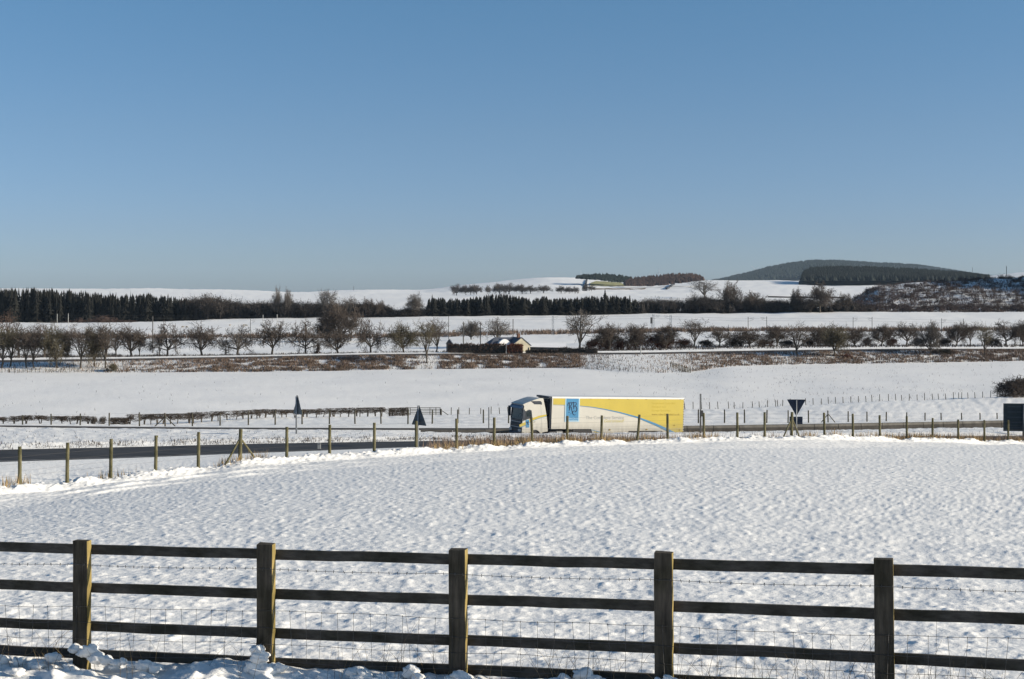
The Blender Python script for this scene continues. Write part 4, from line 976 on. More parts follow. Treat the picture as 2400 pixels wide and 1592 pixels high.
# bank foot fence: too small to tell the posts apart
root = thing('wire_fence', 'very small fence posts along the foot of the brown road bank', 'fence', gpt(1200, Dl(L_FEN, 1200)))
mb = MB(); x = -150
while x < 2560:
    D = Dl(L_FEN, x) + .4; g = gpt(x, D); mb.tube([g - Vector((0, 0, .1)), g + Vector((R.uniform(-.1, .1), 0, R.uniform(.7, 1.15)))], .05, 4)
    x += R.choice((9, 10, 11, 14, 18))
for i in range(14):
    t = i / 13; x = 1572 + 46 * t; D = 296 - 9 * t; g = gpt(x, D); mb.tube([g - Vector((0, 0, .1)), g + Vector((0, 0, 1.1))], .09, 4)
o = wmb(mb, 'stakes', M['old_post'], root); o['kind'] = 'stuff'
# gate in the hedge line
D = Dl(L_HDG, 990); 
def gpx(x, y, D=D): return Vector(((x - 1200) / F * D, D, ZC - (y - YH) / F * D))
root = thing('field_gate', 'wooden five-bar field gate between the hedge and the small stakes', 'gate', gpt(995, D))
gz0 = gpt(995, D).z
for x, y in ((957, 960), (1034, 958.5), (913, 959)): round_post(gpx(x, 976), gpx(x, y), .09, root, M['old_post'])
for k in range(5):
    mb = MB(); z = gz0 + .12 + k * .2; mb.box((gpx(961, 0).x, D - .02, z), (gpx(1032, 0).x, D + .02, z + .07)); wmb(mb, 'bar', M['old_post'], root)
for x in (961, 978, 1007, 1021, 1031):
    mb = MB(); mb.box((gpx(x, 0).x, D - .05, gz0 + .05), (gpx(x, 0).x + .08, D - .021, gz0 + 1.02)); wmb(mb, 'upright', M['old_post'], root)
round_post(gpx(1053, 974.5), gpx(1036, 963), .045, root, M['old_post'], 'brace')

# ------------------------------------------------------------------ clipped hedge sections
def hedge(x0, x1, y0, y1, label, solid=False, mt='twig'):
    xm = (x0 + x1) / 2; D = Dl(L_HDG, xm); root = thing('hedge', label, 'hedge', gpt(xm, D), 'hawthorn hedge pieces at the edge of the white meadow')
    r = random.Random(int(x0)); X0, X1 = (x0 - 1200) / F * D, (x1 - 1200) / F * D; g0, g1 = gpt(x0, Dl(L_HDG, x0)), gpt(x1, Dl(L_HDG, x1))
    Dx = lambda X: float(np.interp(X, [X0, X1], [Dl(L_HDG, x0), Dl(L_HDG, x1)]))
    tz = lambda X: float(np.interp(X, [X0, X1], [ZC - (y0 - YH) / F * Dl(L_HDG, x0), ZC - (y1 - YH) / F * Dl(L_HDG, x1)]))
    gzz = lambda X: float(np.interp(X, [X0, X1], [g0.z, g1.z]))
    n = max(1, int((X1 - X0) / .75)); hubs = []
    for k in range(n):
        X = X0 + (X1 - X0) * (k + .5 + r.uniform(-.3, .3)) / n; D_ = Dx(X); mb = MB(); zt = gzz(X) + (tz(X) - gzz(X)) * .62; hubs.append((X, D_, zt))
        for q in range(r.choice((1, 2, 2, 3))):
            dx = r.uniform(-.25, .25); mb.tube([(X + dx * .2, D_, gzz(X) - .1), (X + dx * .6, D_ + r.uniform(-.1, .1), (gzz(X) + zt) / 2), (X + dx, D_, zt + .1)], [.065, .055, .04], 5)
        wmb(mb, 'stem', M['bark'], root)
    P0, P1 = [], []
    m = int((X1 - X0) * (430 if not solid else 800))
    for k in range(m):
        h = hubs[r.randrange(n)] if r.random() < .25 else None; X = r.uniform(X0 - .1, X1 + .1); t = tz(X); g = gzz(X)
        f = float(noise(X / .9, 3.3, int(x0))) * .9 + .45; f = max(0, min(1, f))
        if not solid and f < .12 and r.random() < .7: continue
        lo = g + (t - g) * ((.22 + .35 * f) if not solid else .02)
        a = Vector((X, Dx(X) + r.uniform(-.38, .38), r.uniform(lo, t))) if h is None else Vector(h)
        e = a + Vector((r.gauss(0, .22), r.gauss(0, .16), r.uniform(-.05, .2))); e.z = min(e.z, t + r.uniform(-.04, .05)); P0.append(a); P1.append(e)
    m = len(P0); v, f = tubes_np(P0, P1, [.016] * m, [.010] * m, 3); attach(new_obj('crown', mesh('crown', v, f, M[mt])), root)
HD = [(-60, 21, 979, 978, 'low dark hedge bush cut by the left edge of the photo'), (28, 50, 976, 975, 'small airy hedge bush, second from the left edge'),
      (51, 81, 974, 974, 'dense flat-topped hedge bush behind a thin post at the left'), (87, 113, 974, 976, 'umbrella-shaped hedge bush on one stem at the left'),
      (124, 152, 976, 976, 'thin hedge bush joined to a denser one on its right'), (153, 188, 975, 976, 'dense hedge bush on a forked stem, joined to a thin one'),
      (193, 216, 975, 977, 'narrow hedge piece with three upright stems'), (303, 360, 972, 971, 'hedge piece starting right of the brown bush'),
      (361, 457, 971, 969, 'long dark hedge piece behind the braced post'), (463, 600, 967, 961, 'long clipped hedge piece with a wavy top, mid left'),
      (600, 665, 960, 960, 'clipped hedge piece left of the pair of triangle signs'), (665, 712, 961, 961, 'thin clipped hedge piece hidden by the left triangle sign'),
      (713, 747, 960, 960, 'short clipped hedge piece right of the left triangle sign'), (753, 897, 958, 955, 'long clipped hedge piece with a reddish middle, right of a gap')]
for h in HD: hedge(*h)
hedge(262, 297, 979, 980, 'round brown bush alone in the gap of the hedge', True, 'twig')
hedge(914, 955, 957, 955, 'dense round hedge bush beside the wooden gate', True, 'twig')
# thin saplings in the gap
for x, lab in ((222, 'small leafless twiggy plant in the gap right of the narrow hedge piece'), (241, 'second small twiggy plant left of the round brown bush')):
    D = Dl(L_HDG, x); plant('sapling', 'shrub', gpt(x, D), .9, .9, lab, 'sapling', 'saplings in the hedge gap', 'twig_grey')

# ------------------------------------------------------------------ traffic signs seen from behind and road furniture
def frame_at(x, D): g = gpt(x, D); return g
def tri_sign(x, y_top, y_bot, D, side, yaw, label, inverted=False, plate=None, mat='sign_back', two=False, lit=False):
    g = gpt(x, D); root = thing('road_sign', label, 'road sign', g, 'backs of traffic signs along the roads', yaw)
    zt, zb = ZC - (y_top - YH) / F * D - g.z, ZC - (y_bot - YH) / F * D - g.z; h = side / 2; c = .06
    def rounded(pts, rad):
        out = []
        for i in range(len(pts)):
            p, a, b = Vector(pts[i] + (0,)), Vector(pts[i - 1] + (0,)), Vector(pts[(i + 1) % len(pts)] + (0,))
            for t in (0, .25, .5, .75, 1):
                q0 = p + (a - p).normalized() * rad; q1 = p + (b - p).normalized() * rad
                q = q0 * (1 - t) ** 2 + p * 2 * t * (1 - t) + q1 * t * t; out.append((q.x, q.y))
        return out
    poly = [(-h, zb), (h, zb), (0, zt)] if not inverted else [(0, zb), (h, zt), (-h, zt)]
    mb = MB(); mb.prism(rounded(poly, .07), 0, .012, axis=1); mb.obj('panel', M[mat], root)
    for k, q in enumerate((.22, .62)):
        z = zb + (zt - zb) * (q if not inverted else 1 - q); w = h * (1 - q) * .92; mb = MB(); mb.box((-w, -.025, z - .02), (w, -.001, z + .02)); mb.obj('stiffener', M[mat], root)
    for dx in ((-.0,) if not two else (-.12, .0)):
        mb = MB(); mb.tube([(dx, -.06, -.3), (dx, -.06, (zt - .04) if not two or dx == 0 else zt - .12)], .038, 8); mb.obj('pole', M['grey_metal'], root, True)
    if plate:
        w, za, zb2 = plate; mb = MB(); mb.box((-w / 2 - .02, 0, za), (w / 2 - .02, .012, zb2)); mb.obj('plate', M[mat], root, bevel=.004)
        mb = MB(); mb.box((-w / 2 + .03, -.022, (za + zb2) / 2 - .02), (w / 2 - .07, -.001, (za + zb2) / 2 + .02)); mb.obj('plate_rail', M[mat], root)
    return root
tri_sign(697.5, 925.5, 970.6, 94, 1.5, math.radians(-58), 'left triangular warning sign seen from behind on a long thin pole in the snow verge', two=True)
tri_sign(982, 948.8, 996.8, 76.5, 1.26, math.radians(-47), 'triangular warning sign seen from behind beside the slip road, nearer and lower than the other')
D = 90.5; sc = F / D; g = gpt(1866.5, D)
tri_sign(1866.5, 936.5, 976, D, 1.19, math.radians(-8), 'inverted triangle give-way sign seen from behind with a small plate below', True,
         (.82, ZC - (994 - YH) / sc - g.z, ZC - (976.8 - YH) / sc - g.z), 'sign_navy')
# big direction panel at the right edge
D = 108; g = gpt(2402, D); root = thing('direction_sign', 'large dark rectangular road sign seen from behind at the right edge', 'road sign', g, None, math.radians(-6))
zt, zb = ZC - (946 - YH) / F * D - g.z, ZC - (1011 - YH) / F * D - g.z; x0 = (2353 - 2402) / F * D
mb = MB(); mb.box((x0, 0, zb), (x0 + 3.6, .015, zt)); mb.obj('panel', M['sign_teal'], root, bevel=.004)
for k in range(5):
    z = zb + (zt - zb) * (.12 + .19 * k); mb = MB(); mb.box((x0 + .32, -.04, z - .03), (x0 + 3.3, -.001, z + .03)); mb.obj('rail', M['sign_back'], root)
mb = MB(); mb.box((x0 + .02, -.03, zb + .02), (x0 + .08, -.001, zt - .02)); mb.obj('edge_rail', M['sign_back'], root)
for dx in (x0 + 1.45, x0 + 3.0):
    mb = MB(); mb.tube([(dx, -.11, -.4), (dx, -.11, zt - .05)], .07, 10); mb.obj('leg', M['sign_back'], root, True)
# edge-on sign
D = 99; g = gpt(1642, D); root = thing('narrow_sign', 'tall narrow roadside board seen almost edge-on, right of the lorry', 'road sign', g, None, 0)
zz = lambda y: ZC - (y - YH) / F * D - g.z
mb = MB(); mb.tube([(-.03, 0, -.3), (-.03, 0, zz(923))], .03, 8); mb.obj('pole', M['dark_pole'], root, True)
mb = MB(); mb.tube([(.10, .55, -.3), (.10, .55, zz(925))], .03, 8); mb.obj('pole', M['dark_pole'], root, True)
for k in range(4):
    a, b = zz(961) + (zz(924.5) - zz(961)) * k / 4, zz(961) + (zz(924.5) - zz(961)) * (k + .86) / 4
    mb = MB(); mb.add([(-.03, .03, a), (.13, .62, a), (.13, .62, b), (-.03, .03, b), (-.01, .02, a), (.15, .61, a), (.15, .61, b), (-.01, .02, b)], [(0, 1, 2, 3), (7, 6, 5, 4), (0, 4, 5, 1), (2, 6, 7, 3), (1, 5, 6, 2), (0, 3, 7, 4)]); mb.obj('board', M['sign_back'], root)
mb = MB(); mb.box((-.02, -.06, zz(976.5)), (.18, .2, zz(962.5))); mb.obj('control_box', M['dark_pole'], root, bevel=.01)
# small posts
def small_post(x, yt, D, rad, mat, name, label, cat='marker post', w=None):
    g = gpt(x, D); h = ZC - (yt - YH) / F * D - g.z; root = thing(name, label, cat, g)
    mb = MB(); (mb.box((-w, -.04, -.2), (w, .04, h)) if w else mb.tube([(0, 0, -.2), (0, 0, h)], rad, 8)); mb.obj('post', M[mat], root)
    mb = MB(); mb.box((-(w or rad) - .008, -.055, h * .72), ((w or rad) + .008, -.041 if w else .03, h * .9)); mb.obj('band', M['grey_metal'], root); return root
small_post(748, 1037.5, 74.2, .04, 'concrete_pole', 'marker_post', 'short pale marker post on the near edge of the slip road', w=.08)
small_post(1145.7, 955, 138, .05, 'dark_pole', 'thin_pole', 'thin dark pole left of the lorry cab in the central strip', 'pole')
small_post(1502, 811.5, Dl(L_TOP, 1502) - .8, .11, 'concrete_pole', 'marker_post', 'pale post on the near side of the far country road')
# concrete barrier between the carriageways
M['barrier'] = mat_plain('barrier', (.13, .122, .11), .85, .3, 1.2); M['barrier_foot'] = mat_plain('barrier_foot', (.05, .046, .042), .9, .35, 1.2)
root = thing('concrete_barrier', 'long dirty concrete safety barrier in the middle of the main road', 'barrier', gpt(1700, Dl(L_MRF, 1700)))
xs_ = np.linspace(985, 2800, 400); Ds_ = np.interp(xs_, XS, LINES[L_MRF]['D']) + .45; zs_ = np.interp(xs_, XS, LINES[L_MRF]['z']); Xs_ = (xs_ - 1200) / F * Ds_
sd = np.concatenate([[0], np.cumsum(np.hypot(np.diff(Xs_), np.diff(Ds_)))]); L0 = 3.0; k = 0
while (k + 1) * L0 < sd[-1]:
    a, b = k * L0 + .03, (k + 1) * L0 - .03; P = [Vector((np.interp(s, sd, Xs_), np.interp(s, sd, Ds_), np.interp(s, sd, zs_))) for s in (a, b)]
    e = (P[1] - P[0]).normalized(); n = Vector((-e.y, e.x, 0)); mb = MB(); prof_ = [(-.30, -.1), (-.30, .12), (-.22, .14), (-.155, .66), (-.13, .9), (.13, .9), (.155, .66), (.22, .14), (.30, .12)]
    for p in P:
        for (u_, h_) in prof_: mb.v.append(tuple(p + n * u_ + Vector((0, 0, h_))))
    m = len(prof_)
    for i in range(m): mb.f.append((i, (i + 1) % m, m + (i + 1) % m, m + i))
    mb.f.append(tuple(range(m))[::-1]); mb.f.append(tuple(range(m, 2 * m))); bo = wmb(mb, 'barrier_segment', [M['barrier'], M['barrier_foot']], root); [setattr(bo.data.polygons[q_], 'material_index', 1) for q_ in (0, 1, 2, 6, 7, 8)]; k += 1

# ------------------------------------------------------------------ railway masts and poles
GM = 'railway masts across the far field'
def mast(x, yt, D, label, kind='single', arm=0, mat='dark_pole', name='railway_mast', group=GM, rad=.12, cat='mast'):
    g = gpt(x, D); H = ZC - (yt - YH) / F * D - g.z; root = thing(name, label, cat, g, group)
    if kind == 'lattice':
        w = .55
        for dx in (-w / 2, w / 2):
            mb = MB(); mb.box((dx - .07, -.07, -.2), (dx + .07, .07, H)); mb.obj('upright', M[mat], root)
        mb = MB(); n = 9
        for k in range(n):
            z0, z1 = H * k / n, H * (k + 1) / n; s = 1 if k % 2 else -1; mb.tube([(-w / 2 * s, 0, z0), (w / 2 * s, 0, z1)], .04, 4)
        mb.obj('lattice', M[mat], root)
    else:
        mb = MB(); mb.tube([(0, 0, -.2), (0, 0, H)], [rad, rad * .8], 6); mb.obj('upright', M[mat], root)
    if arm:
        mb = MB(); mb.tube([(0, 0, H - .5), (arm, 0, H - .9)], .045, 4); mb.tube([(0, 0, H - 1.6), (arm * .9, 0, H - 1.0)], .04, 4); mb.tube([(arm * .4, 0, H - .4), (arm * 1.1, 0, H - .35)], .05, 4); mb.obj('arm', M[mat], root)
    return root
ML = [(134, 736, 520, 'left pale mast of the pair in front of the dark left wood', 'single', 0, 'concrete_pole'), (160, 735, 520, 'right pale mast of the pair in front of the dark left wood', 'single', 0, 'concrete_pole'),
      (616.5, 738, 520, 'left pale mast of the pair above the bare road trees', 'single', 0, 'concrete_pole'), (649.5, 737, 520, 'right pale mast of the pair above the bare road trees', 'single', 0, 'concrete_pole'),
      (587, 748, 500, 'dark mast right of the low spreading road tree', 'single', 1.6, 'dark_pole'), (1051.5, 741, 500, 'thick dark mast left of the brown hedge and right of the pale bank tree', 'single', 0, 'dark_pole'),
      (1296, 740, 520, 'tall double mast standing alone in the central snow field', 'lattice', 1.8, 'grey_metal'),
      (1531, 737, 505, 'lattice mast with a signal box on its left side', 'lattice', 2.2, 'grey_metal'), (1572, 738, 505, 'lattice mast right of the one with the signal box', 'lattice', -2.2, 'grey_metal'),
      (1753.5, 743, 505, 'left mast of the pair above the wide dark bushy tree', 'single', 2.0, 'dark_pole'), (1797, 742, 505, 'right mast of the pair above the wide dark bushy tree', 'single', -2.0, 'dark_pole'),
      (1999.5, 743.5, 515, 'thin mast left of the mast over the small reddish bush', 'single', 1.6, 'dark_pole'), (2044, 743, 515, 'thin mast above the small bush between two compact round trees', 'single', -1.6, 'dark_pole'),
      (2207, 746.5, 515, 'thin mast above the tree with the brushy base', 'single', 1.6, 'dark_pole'), (2258, 747, 515, 'thin mast between two dark trees at the far right', 'single', 0, 'dark_pole')]
for m_ in ML: mast(*m_)
D = 505; g = gpt(1531, D); H = ZC - (744 - YH) / F * D
mb = MB(); mb.box((pt(1524.5, 0, D).x, D - .4, ZC - (758.5 - YH) / F * D), (pt(1528.6, 0, D).x, D + .2, H)); 
sb = thing('signal_box', 'dark signal case fixed beside the lattice mast', 'signal', pt(1526.5, 760, D)); wmb(mb, 'case', M['dark_pole'], sb)
mb = MB(); mb.tube([pt(1526.5, 785, D), pt(1526.5, 744, D)], .09, 5); wmb(mb, 'pole', M['dark_pole'], sb)
GP = 'wooden poles near the far road'
for (x, yt, D, rad, lab) in [(358, 741, 372, .14, 'lone telegraph pole between two round road trees on the left'), (1086, 754, 380, .16, 'left dark pole rising behind the long brown hedge'),
                             (1126, 756, 372, .14, 'right dark pole rising behind the long brown hedge'), (1202.5, 748, 372, .12, 'thin pole directly above the cottage roof'),
                             (2037, 777, 352, .10, 'short thin pole at the roadside between two bushes on the right'), (2391, 775, 360, .10, 'short pole by the right edge of the photo')]:
    mast(x, yt, D, lab, 'single', 0, 'dark_pole', 'telegraph_pole', GP, rad, 'pole')
# contact wires
wroot = thing('overhead_wire', 'thin overhead line strung between the railway masts', 'wires', gpt(1300, 512))
for dy, dz in ((0, 0), (1.5, -.9)):
    mb = MB(); P = [Vector(((m_[0] - 1200) / F * m_[2], m_[2] + dy, ZC - (m_[1] - YH) / F * m_[2] - .6 + dz)) for m_ in sorted(ML) if m_[0] != 587 and m_[0] != 1051.5]; mb.tube(P, .02, 3); wmb(mb, 'wire', M['wire'], wroot)

# ------------------------------------------------------------------ cottage, hedge wall, sheds
D = 322; k_ = D / F
def hx_(x): return (x - 1200) * k_
def hz_(y): return ZC - (y - YH) * k_
M['cream'] = mat_plain('cream', (.52, .47, .35), .85, .18, .8); M['slate'] = mat_plain('slate', (.085, .095, .12), .6, .2, 1.5)
M['beech'] = mat_plain('beech', (.095, .062, .048), .95, .4, 2.5); M['red_beech'] = mat_plain('red_beech', (.17, .062, .036), .95, .35, 3)
M['dark_wall'] = mat_plain('dark_wall', (.05, .055, .065), .9, .3, 1.5); M['roof_snow'] = mat_plain('roof_snow', (.86, .85, .85), .7, .04, .6); M['brick'] = mat_plain('brick', (.17, .09, .06), .85, .25, 3)
M['window_glass'] = mat_plain('window_glass', (.03, .035, .04), .2, .1, 1)
root = thing('cottage', 'small cream gabled cottage with a slate roof and one chimney by the far road', 'cottage', (hx_(1212), D + 3, hz_(827))); root.rotation_euler.z = math.radians(22)
zb, ze, za = hz_(829), hz_(810), hz_(792); xl, xa, xr = hx_(1187.5), hx_(1211), hx_(1232.5); dp = 6.0
mb = MB(); mb.prism([(xl, zb), (xr, zb), (xr, ze), (xa, za), (xl, ze)], D, D + dp, axis=1); wmb(mb, 'wall', M['cream'], root)
def slab(p0, p1, y0, y1, t, name, mat, rt):
    d = Vector((p1[0] - p0[0], 0, p1[1] - p0[1])).normalized(); n = Vector((-d.z, 0, d.x)) * t
    if n.z < 0: n = -n
    mb = MB(); mb.prism([(p0[0], p0[1]), (p1[0], p1[1]), (p1[0] + n.x, p1[1] + n.z), (p0[0] + n.x, p0[1] + n.z)], y0, y1, axis=1); return wmb(mb, name, mat, rt)
slab((xl - .25, ze - .12), (xa, za + .01), D - .12, D + dp + .1, .12, 'roof', M['slate'], root); slab((xa, za + .01), (xr + .25, ze - .12), D - .12, D + dp + .1, .12, 'roof', M['slate'], root)
# rear wing with long slate roof falling to the left
mb = MB(); mb.box((hx_(1142), D + 2.2, zb), (xl - .01, D + dp - .4, hz_(806.5))); wmb(mb, 'wing_wall', M['cream'], root)
mb = MB(); X0, X1 = hx_(1139), hx_(1209); mb.add([(X0, D + 1.8, hz_(808.5)), (X1, D + 1.8, hz_(808.5)), (X1 - .4, D + 4, hz_(791.5)), (X0 + 1.9, D + 4, hz_(791.5)), (X0, D + 6.2, hz_(808.5)), (X1, D + 6.2, hz_(808.5))],
       [(0, 1, 2, 3), (3, 2, 5, 4), (0, 3, 4), (1, 5, 2), (0, 4, 5, 1)]); wmb(mb, 'wing_roof', M['slate'], root)
mb = MB(); cxs = [hx_(1159.5) + (hx_(1187) - hx_(1159.5)) * t for t in np.linspace(0, 1, 9)]; mb.prism([(cxs[0], zb), (cxs[-1], zb)] + [(c, hz_(811) + (hz_(795) - hz_(811)) * math.sin(math.pi * (.14 + .72 * (8 - i) / 8)) ** .8) for i, c in enumerate(cxs[::-1])][::1], D + 1.2, D + 2.1, axis=1)
wmb(mb, 'dormer', M['roof_snow'], root)
mb = MB(); mb.box((hx_(1205.5), D + 1.0, hz_(795)), (hx_(1211.5), D + 1.7, hz_(783))); ch = wmb(mb, 'chimney', M['brick'], root)
for q in (.15, .45):
    mb = MB(); mb.tube([(hx_(1205.5) + q, D + 1.35, hz_(783)), (hx_(1205.5) + q, D + 1.35, hz_(783) + .28)], .09, 8); c = mb.obj('chimney_pot', M['brick'], ch); c.location = (0, 0, 0)
mb = MB(); mb.box((hx_(1227), D - .03, hz_(822)), (hx_(1230), D - .004, hz_(815))); wmb(mb, 'window', M['window_glass'], root)
# the clipped beech hedge screen: dense twigs
def screen(name, x0, x1, yt, yb, D, dep, n, mat, label, cat='hedge', wob=.25, seed=3):
    r = np.random.default_rng(seed); X = r.uniform((x0 - 1200) / F * D, (x1 - 1200) / F * D, n); top = ZC - (yt - YH) / F * D + wob * noise(X / 2.2, X * 0, seed) ; bot = ZC - (yb - YH) / F * D
    Z = bot + (top - bot) * r.random(n) ** .85; P = np.stack([X, D + r.uniform(0, dep, n), Z], 1); d = r.normal(size=(n, 3)) * [.22, .15, .22]; d[:, 2] += .1
    pr = np.cross(d, r.normal(size=(n, 3))); pr = pr / np.linalg.norm(pr, axis=1)[:, None] * .07; V = np.stack([P - pr, P + pr, P + d], 1).reshape(-1, 3)
    root = thing(name, label, cat, ((x0 + x1) / 2 * D / F - 1200 * D / F, D, bot))
    o = attach(new_obj('foliage', mesh('foliage', V, np.arange(3 * n).reshape(-1, 3), mat)), root)
    mb = MB(); mb.box((X.min() + .1, D + .15, bot - .2), (X.max() - .1, D + dep - .1, bot + (ZC - (yt - YH) / F * D - bot) * .82)); wmb(mb, 'core', M['bark'], root); return root
screen('beech_hedge', 1050, 1185.5, 807, 828.5, 319, 1.2, 6500, M['beech'], 'long high brown beech hedge left of the cottage', seed=3)
screen('beech_hedge', 1188, 1225, 808.5, 827.5, 318.5, 1.0, 2600, M['red_beech'], 'bright red brown beech hedge in front of the cottage gable', seed=4)
screen('low_hedge', 1308, 1400, 817, 828, 322, 1.2, 2600, M['dark_scrub'], 'low dark clipped hedge right of the long snowy roof', seed=5)
screen('low_hedge', 1232, 1308, 821, 828, 318, .8, 1300, M['dark_scrub'], 'very low dark hedge in the shade in front of the long shed', seed=6)
# posts in front of the cottage corner
pg = thing('white_post', 'thin pale post at the joint of the two beech hedges', 'post', (hx_(1186.8), 317.6, hz_(828))); mb = MB(); mb.box((hx_(1186.8) - .06, 317.55, hz_(828)), (hx_(1186.8) + .06, 317.67, hz_(807))); wmb(mb, 'post', M['concrete_pole'], pg)
mb = MB(); mb.box((hx_(1186.8) - .08, 317.53, hz_(807)), (hx_(1186.8) + .08, 317.69, hz_(806.5))); wmb(mb, 'cap', M['concrete_pole'], pg)
# long low shed with a snow covered roof
D2 = 326; root = thing('long_shed', 'long low dark shed with a thick snow covered roof right of the cottage', 'shed', ((1280 - 1200) / F * D2, D2, ZC - (826 - YH) / F * D2))
a0, a1 = pt(1233, 826, D2), pt(1326, 826, D2); mb = MB(); mb.box((a0.x, D2, a0.z - .3), (a1.x, D2 + 5, pt(0, 814, D2).z)); wmb(mb, 'wall', M['dark_wall'], root)
mb = MB(); mb.add([(a0.x - .3, D2 - .5, pt(0, 813, D2).z), (a1.x + .3, D2 - .5, pt(0, 815, D2).z), (a1.x + .1, D2 + 2.6, pt(0, 805.5, D2 + 2.6).z), (a0.x - .3, D2 + 2.6, pt(0, 803, D2 + 2.6).z), (a0.x - .3, D2 + 5.6, pt(0, 813, D2).z), (a1.x + .3, D2 + 5.6, pt(0, 815, D2).z)],
       [(0, 1, 2, 3), (3, 2, 5, 4), (0, 3, 4), (1, 5, 2), (0, 4, 5, 1)]); wmb(mb, 'roof', M['roof_snow'], root)
for q in range(4):
    mb = MB(); x = a0.x + 1.2 + q * 2.1; mb.box((x, D2 - .03, a0.z + .45), (x + .8, D2 - .004, a0.z + .95)); wmb(mb, 'window', M['window_glass'], root)
D3 = 332; root = thing('small_shed', 'tiny dark gabled shed above the left end of the beech hedge', 'shed', pt(1053, 812, D3)); q0, q1, qa = pt(1046, 806, D3), pt(1060, 806, D3), pt(1052.5, 795.5, D3)
mb = MB(); mb.prism([(q0.x, q0.z - 2), (q1.x, q1.z - 2), (q1.x, q1.z), (qa.x, qa.z), (q0.x, q0.z)], D3, D3 + 3, axis=1); wmb(mb, 'wall', M['dark_wall'], root)
for a_, b_ in ((q0, qa), (qa, q1)): slab((a_.x - (.1 if a_ is q0 else 0), a_.z - (.06 if a_ is q0 else 0)), (b_.x, b_.z), D3 - .1, D3 + 3, .08, 'roof', M['slate'], root)

# ------------------------------------------------------------------ sheep, turbines, hill walls
M['fleece'] = mat_plain('fleece', (.30, .27, .22), .95, .2, 6); M['sheep_dark'] = mat_plain('sheep_dark', (.05, .045, .04), .9, .2, 4)
def sheep_mesh():
    mb = MB(); blob(mb, Vector((0, 0, .62)), .55, .27, .28, 2, 10)
    mb.tube([(.42, 0, .75), (.62, 0, .86), (.80, 0, .80)], [.13, .11, .06], 7)
    for sx, sy in ((-.34, -.12), (-.34, .12), (.32, -.12), (.32, .12)): mb.tube([(sx, sy, .45), (sx + .02, sy, .22), (sx, sy, 0)], [.07, .04, .035], 6)
    mb.tube([(-.5, 0, .7), (-.58, 0, .5)], [.05, .03], 5); return mb.mesh('sheep', M['fleece'], True)
SHM = sheep_mesh()
for x, D, rz, lab in [(428, 640, .2, 'left sheep of the pair grazing in the snow field on the left'), (438, 640, 2.9, 'right sheep of the pair grazing in the snow field on the left'),
                      (539, 660, 1, 'single sheep left of the group above the spreading tree'), (571, 660, .4, 'first sheep of the group near the dark mast'),
                      (577, 655, 3, 'second sheep of the group near the dark mast'), (1064, 560, .3, 'dark speck of a sheep right of the thick mast')]:
    o = new_obj('sheep', SHM, None, label=lab, category='sheep', group='sheep in the far snow field'); g = gpt(x, D); o.location = g; o.rotation_euler = (0, 0, rz)
M['turbine'] = mat_plain('turbine', (.55, .56, .58), .5, .05, .01)
def turbine(x, y, D, L, angs, label, tower=40):
    p = pt(x, y, D); root = thing('wind_turbine', label, 'wind turbine', p - Vector((0, 0, tower)), 'wind turbines behind the hills')
    mb = MB(); mb.tube([(0, 1.5, -10), (0, 1.5, tower)], [2.2, 1.2], 8); mb.obj('tower', M['turbine'], root, True)
    mb = MB(); mb.box((-1.2, -2.5, tower - 1.2), (1.2, 3, tower + 1.2)); mb.obj('nacelle', M['turbine'], root)
    for a in angs:
        d = Vector((math.sin(a), 0, math.cos(a))); mb = MB(); mb.tube([Vector((0, -2.2, tower)), Vector((0, -2.2, tower)) + d * L * .3, Vector((0, -2.2, tower)) + d * L], [1.6, 1.5, .5], 6); mb.obj('blade', M['turbine'], root)
turbine(1771, 632, 10300, 44, [math.radians(v) for v in (-52, 52, 180)], 'wind turbine with its blades in a V above the left end of the long hill', 60)
turbine(1518, 650, 10300, 34, [math.radians(v) for v in (30, 150, 270)], 'half hidden wind turbine left of the thin one behind the brown plantation', 60)
turbine(1544, 640, 10300, 40, [math.radians(v) for v in (5, 125, 245)], 'faint wind turbine above the brown plantation', 60)
turbine(1362, 646, 10300, 40, [math.radians(v) for v in (-3, 117, 237)], 'faint wind turbine above the left end of the small green plantation', 60)
for x, yt, D, lab in [(2359, 624, 1010, 'tall bare pole rising over the scrub hill near the right edge'), (829, 671, 3100, 'hair-thin mast on the white hill on the left'), (2279, 627, 3100, 'thin mast at the right end of the long hill')]:
    mast(x, yt, D, lab, 'single', 0, 'dark_pole', 'radio_mast', 'thin masts on the skyline', .25 if D < 2000 else .5, 'mast')
def wall_line(name, pts, D, h, w, mat, label, cat='wall'):
    Ds = [D] * len(pts) if not isinstance(D, (list, tuple)) else D; P = [gpt(x, d) for x, d in zip(pts, Ds)]; root = thing(name, label, cat, P[0]); mb = MB()
    for a, b in zip(P[:-1], P[1:]): 
        n = Vector((-(b - a).y, (b - a).x, 0)).normalized() * w; mb.add([a - n, b - n, b - n + Vector((0, 0, h)), a - n + Vector((0, 0, h)), a + n, b + n, b + n + Vector((0, 0, h)), a + n + Vector((0, 0, h))], [(0, 1, 2, 3), (3, 2, 6, 7), (4, 7, 6, 5), (0, 3, 7, 4), (1, 5, 6, 2)])
    wmb(mb, 'coping', M['roof_snow'], root) if False else wmb(mb, 'stones', mat, root); return root
wall_line('stone_wall', [1372, 1373, 1375], [2300, 2600, 3000], 1.6, 2, M['dark_wall'], 'dark field wall running up the white hill below the green plantation')
wall_line('stone_wall', list(range(1390, 1500, 12)) + [1512], [2150 + i * 10 for i in range(10)] + [2290], 2.0, 1, M['dark_scrub'], 'thin dark field boundary along the slope under the brown plantation')
wall_line('stone_wall', [1562, 1568, 1574, 1580], [2150, 2300, 2500, 2700], 2.5, 1.5, M['dark_wall'], 'short dark wall climbing the slope right of the brown plantation')
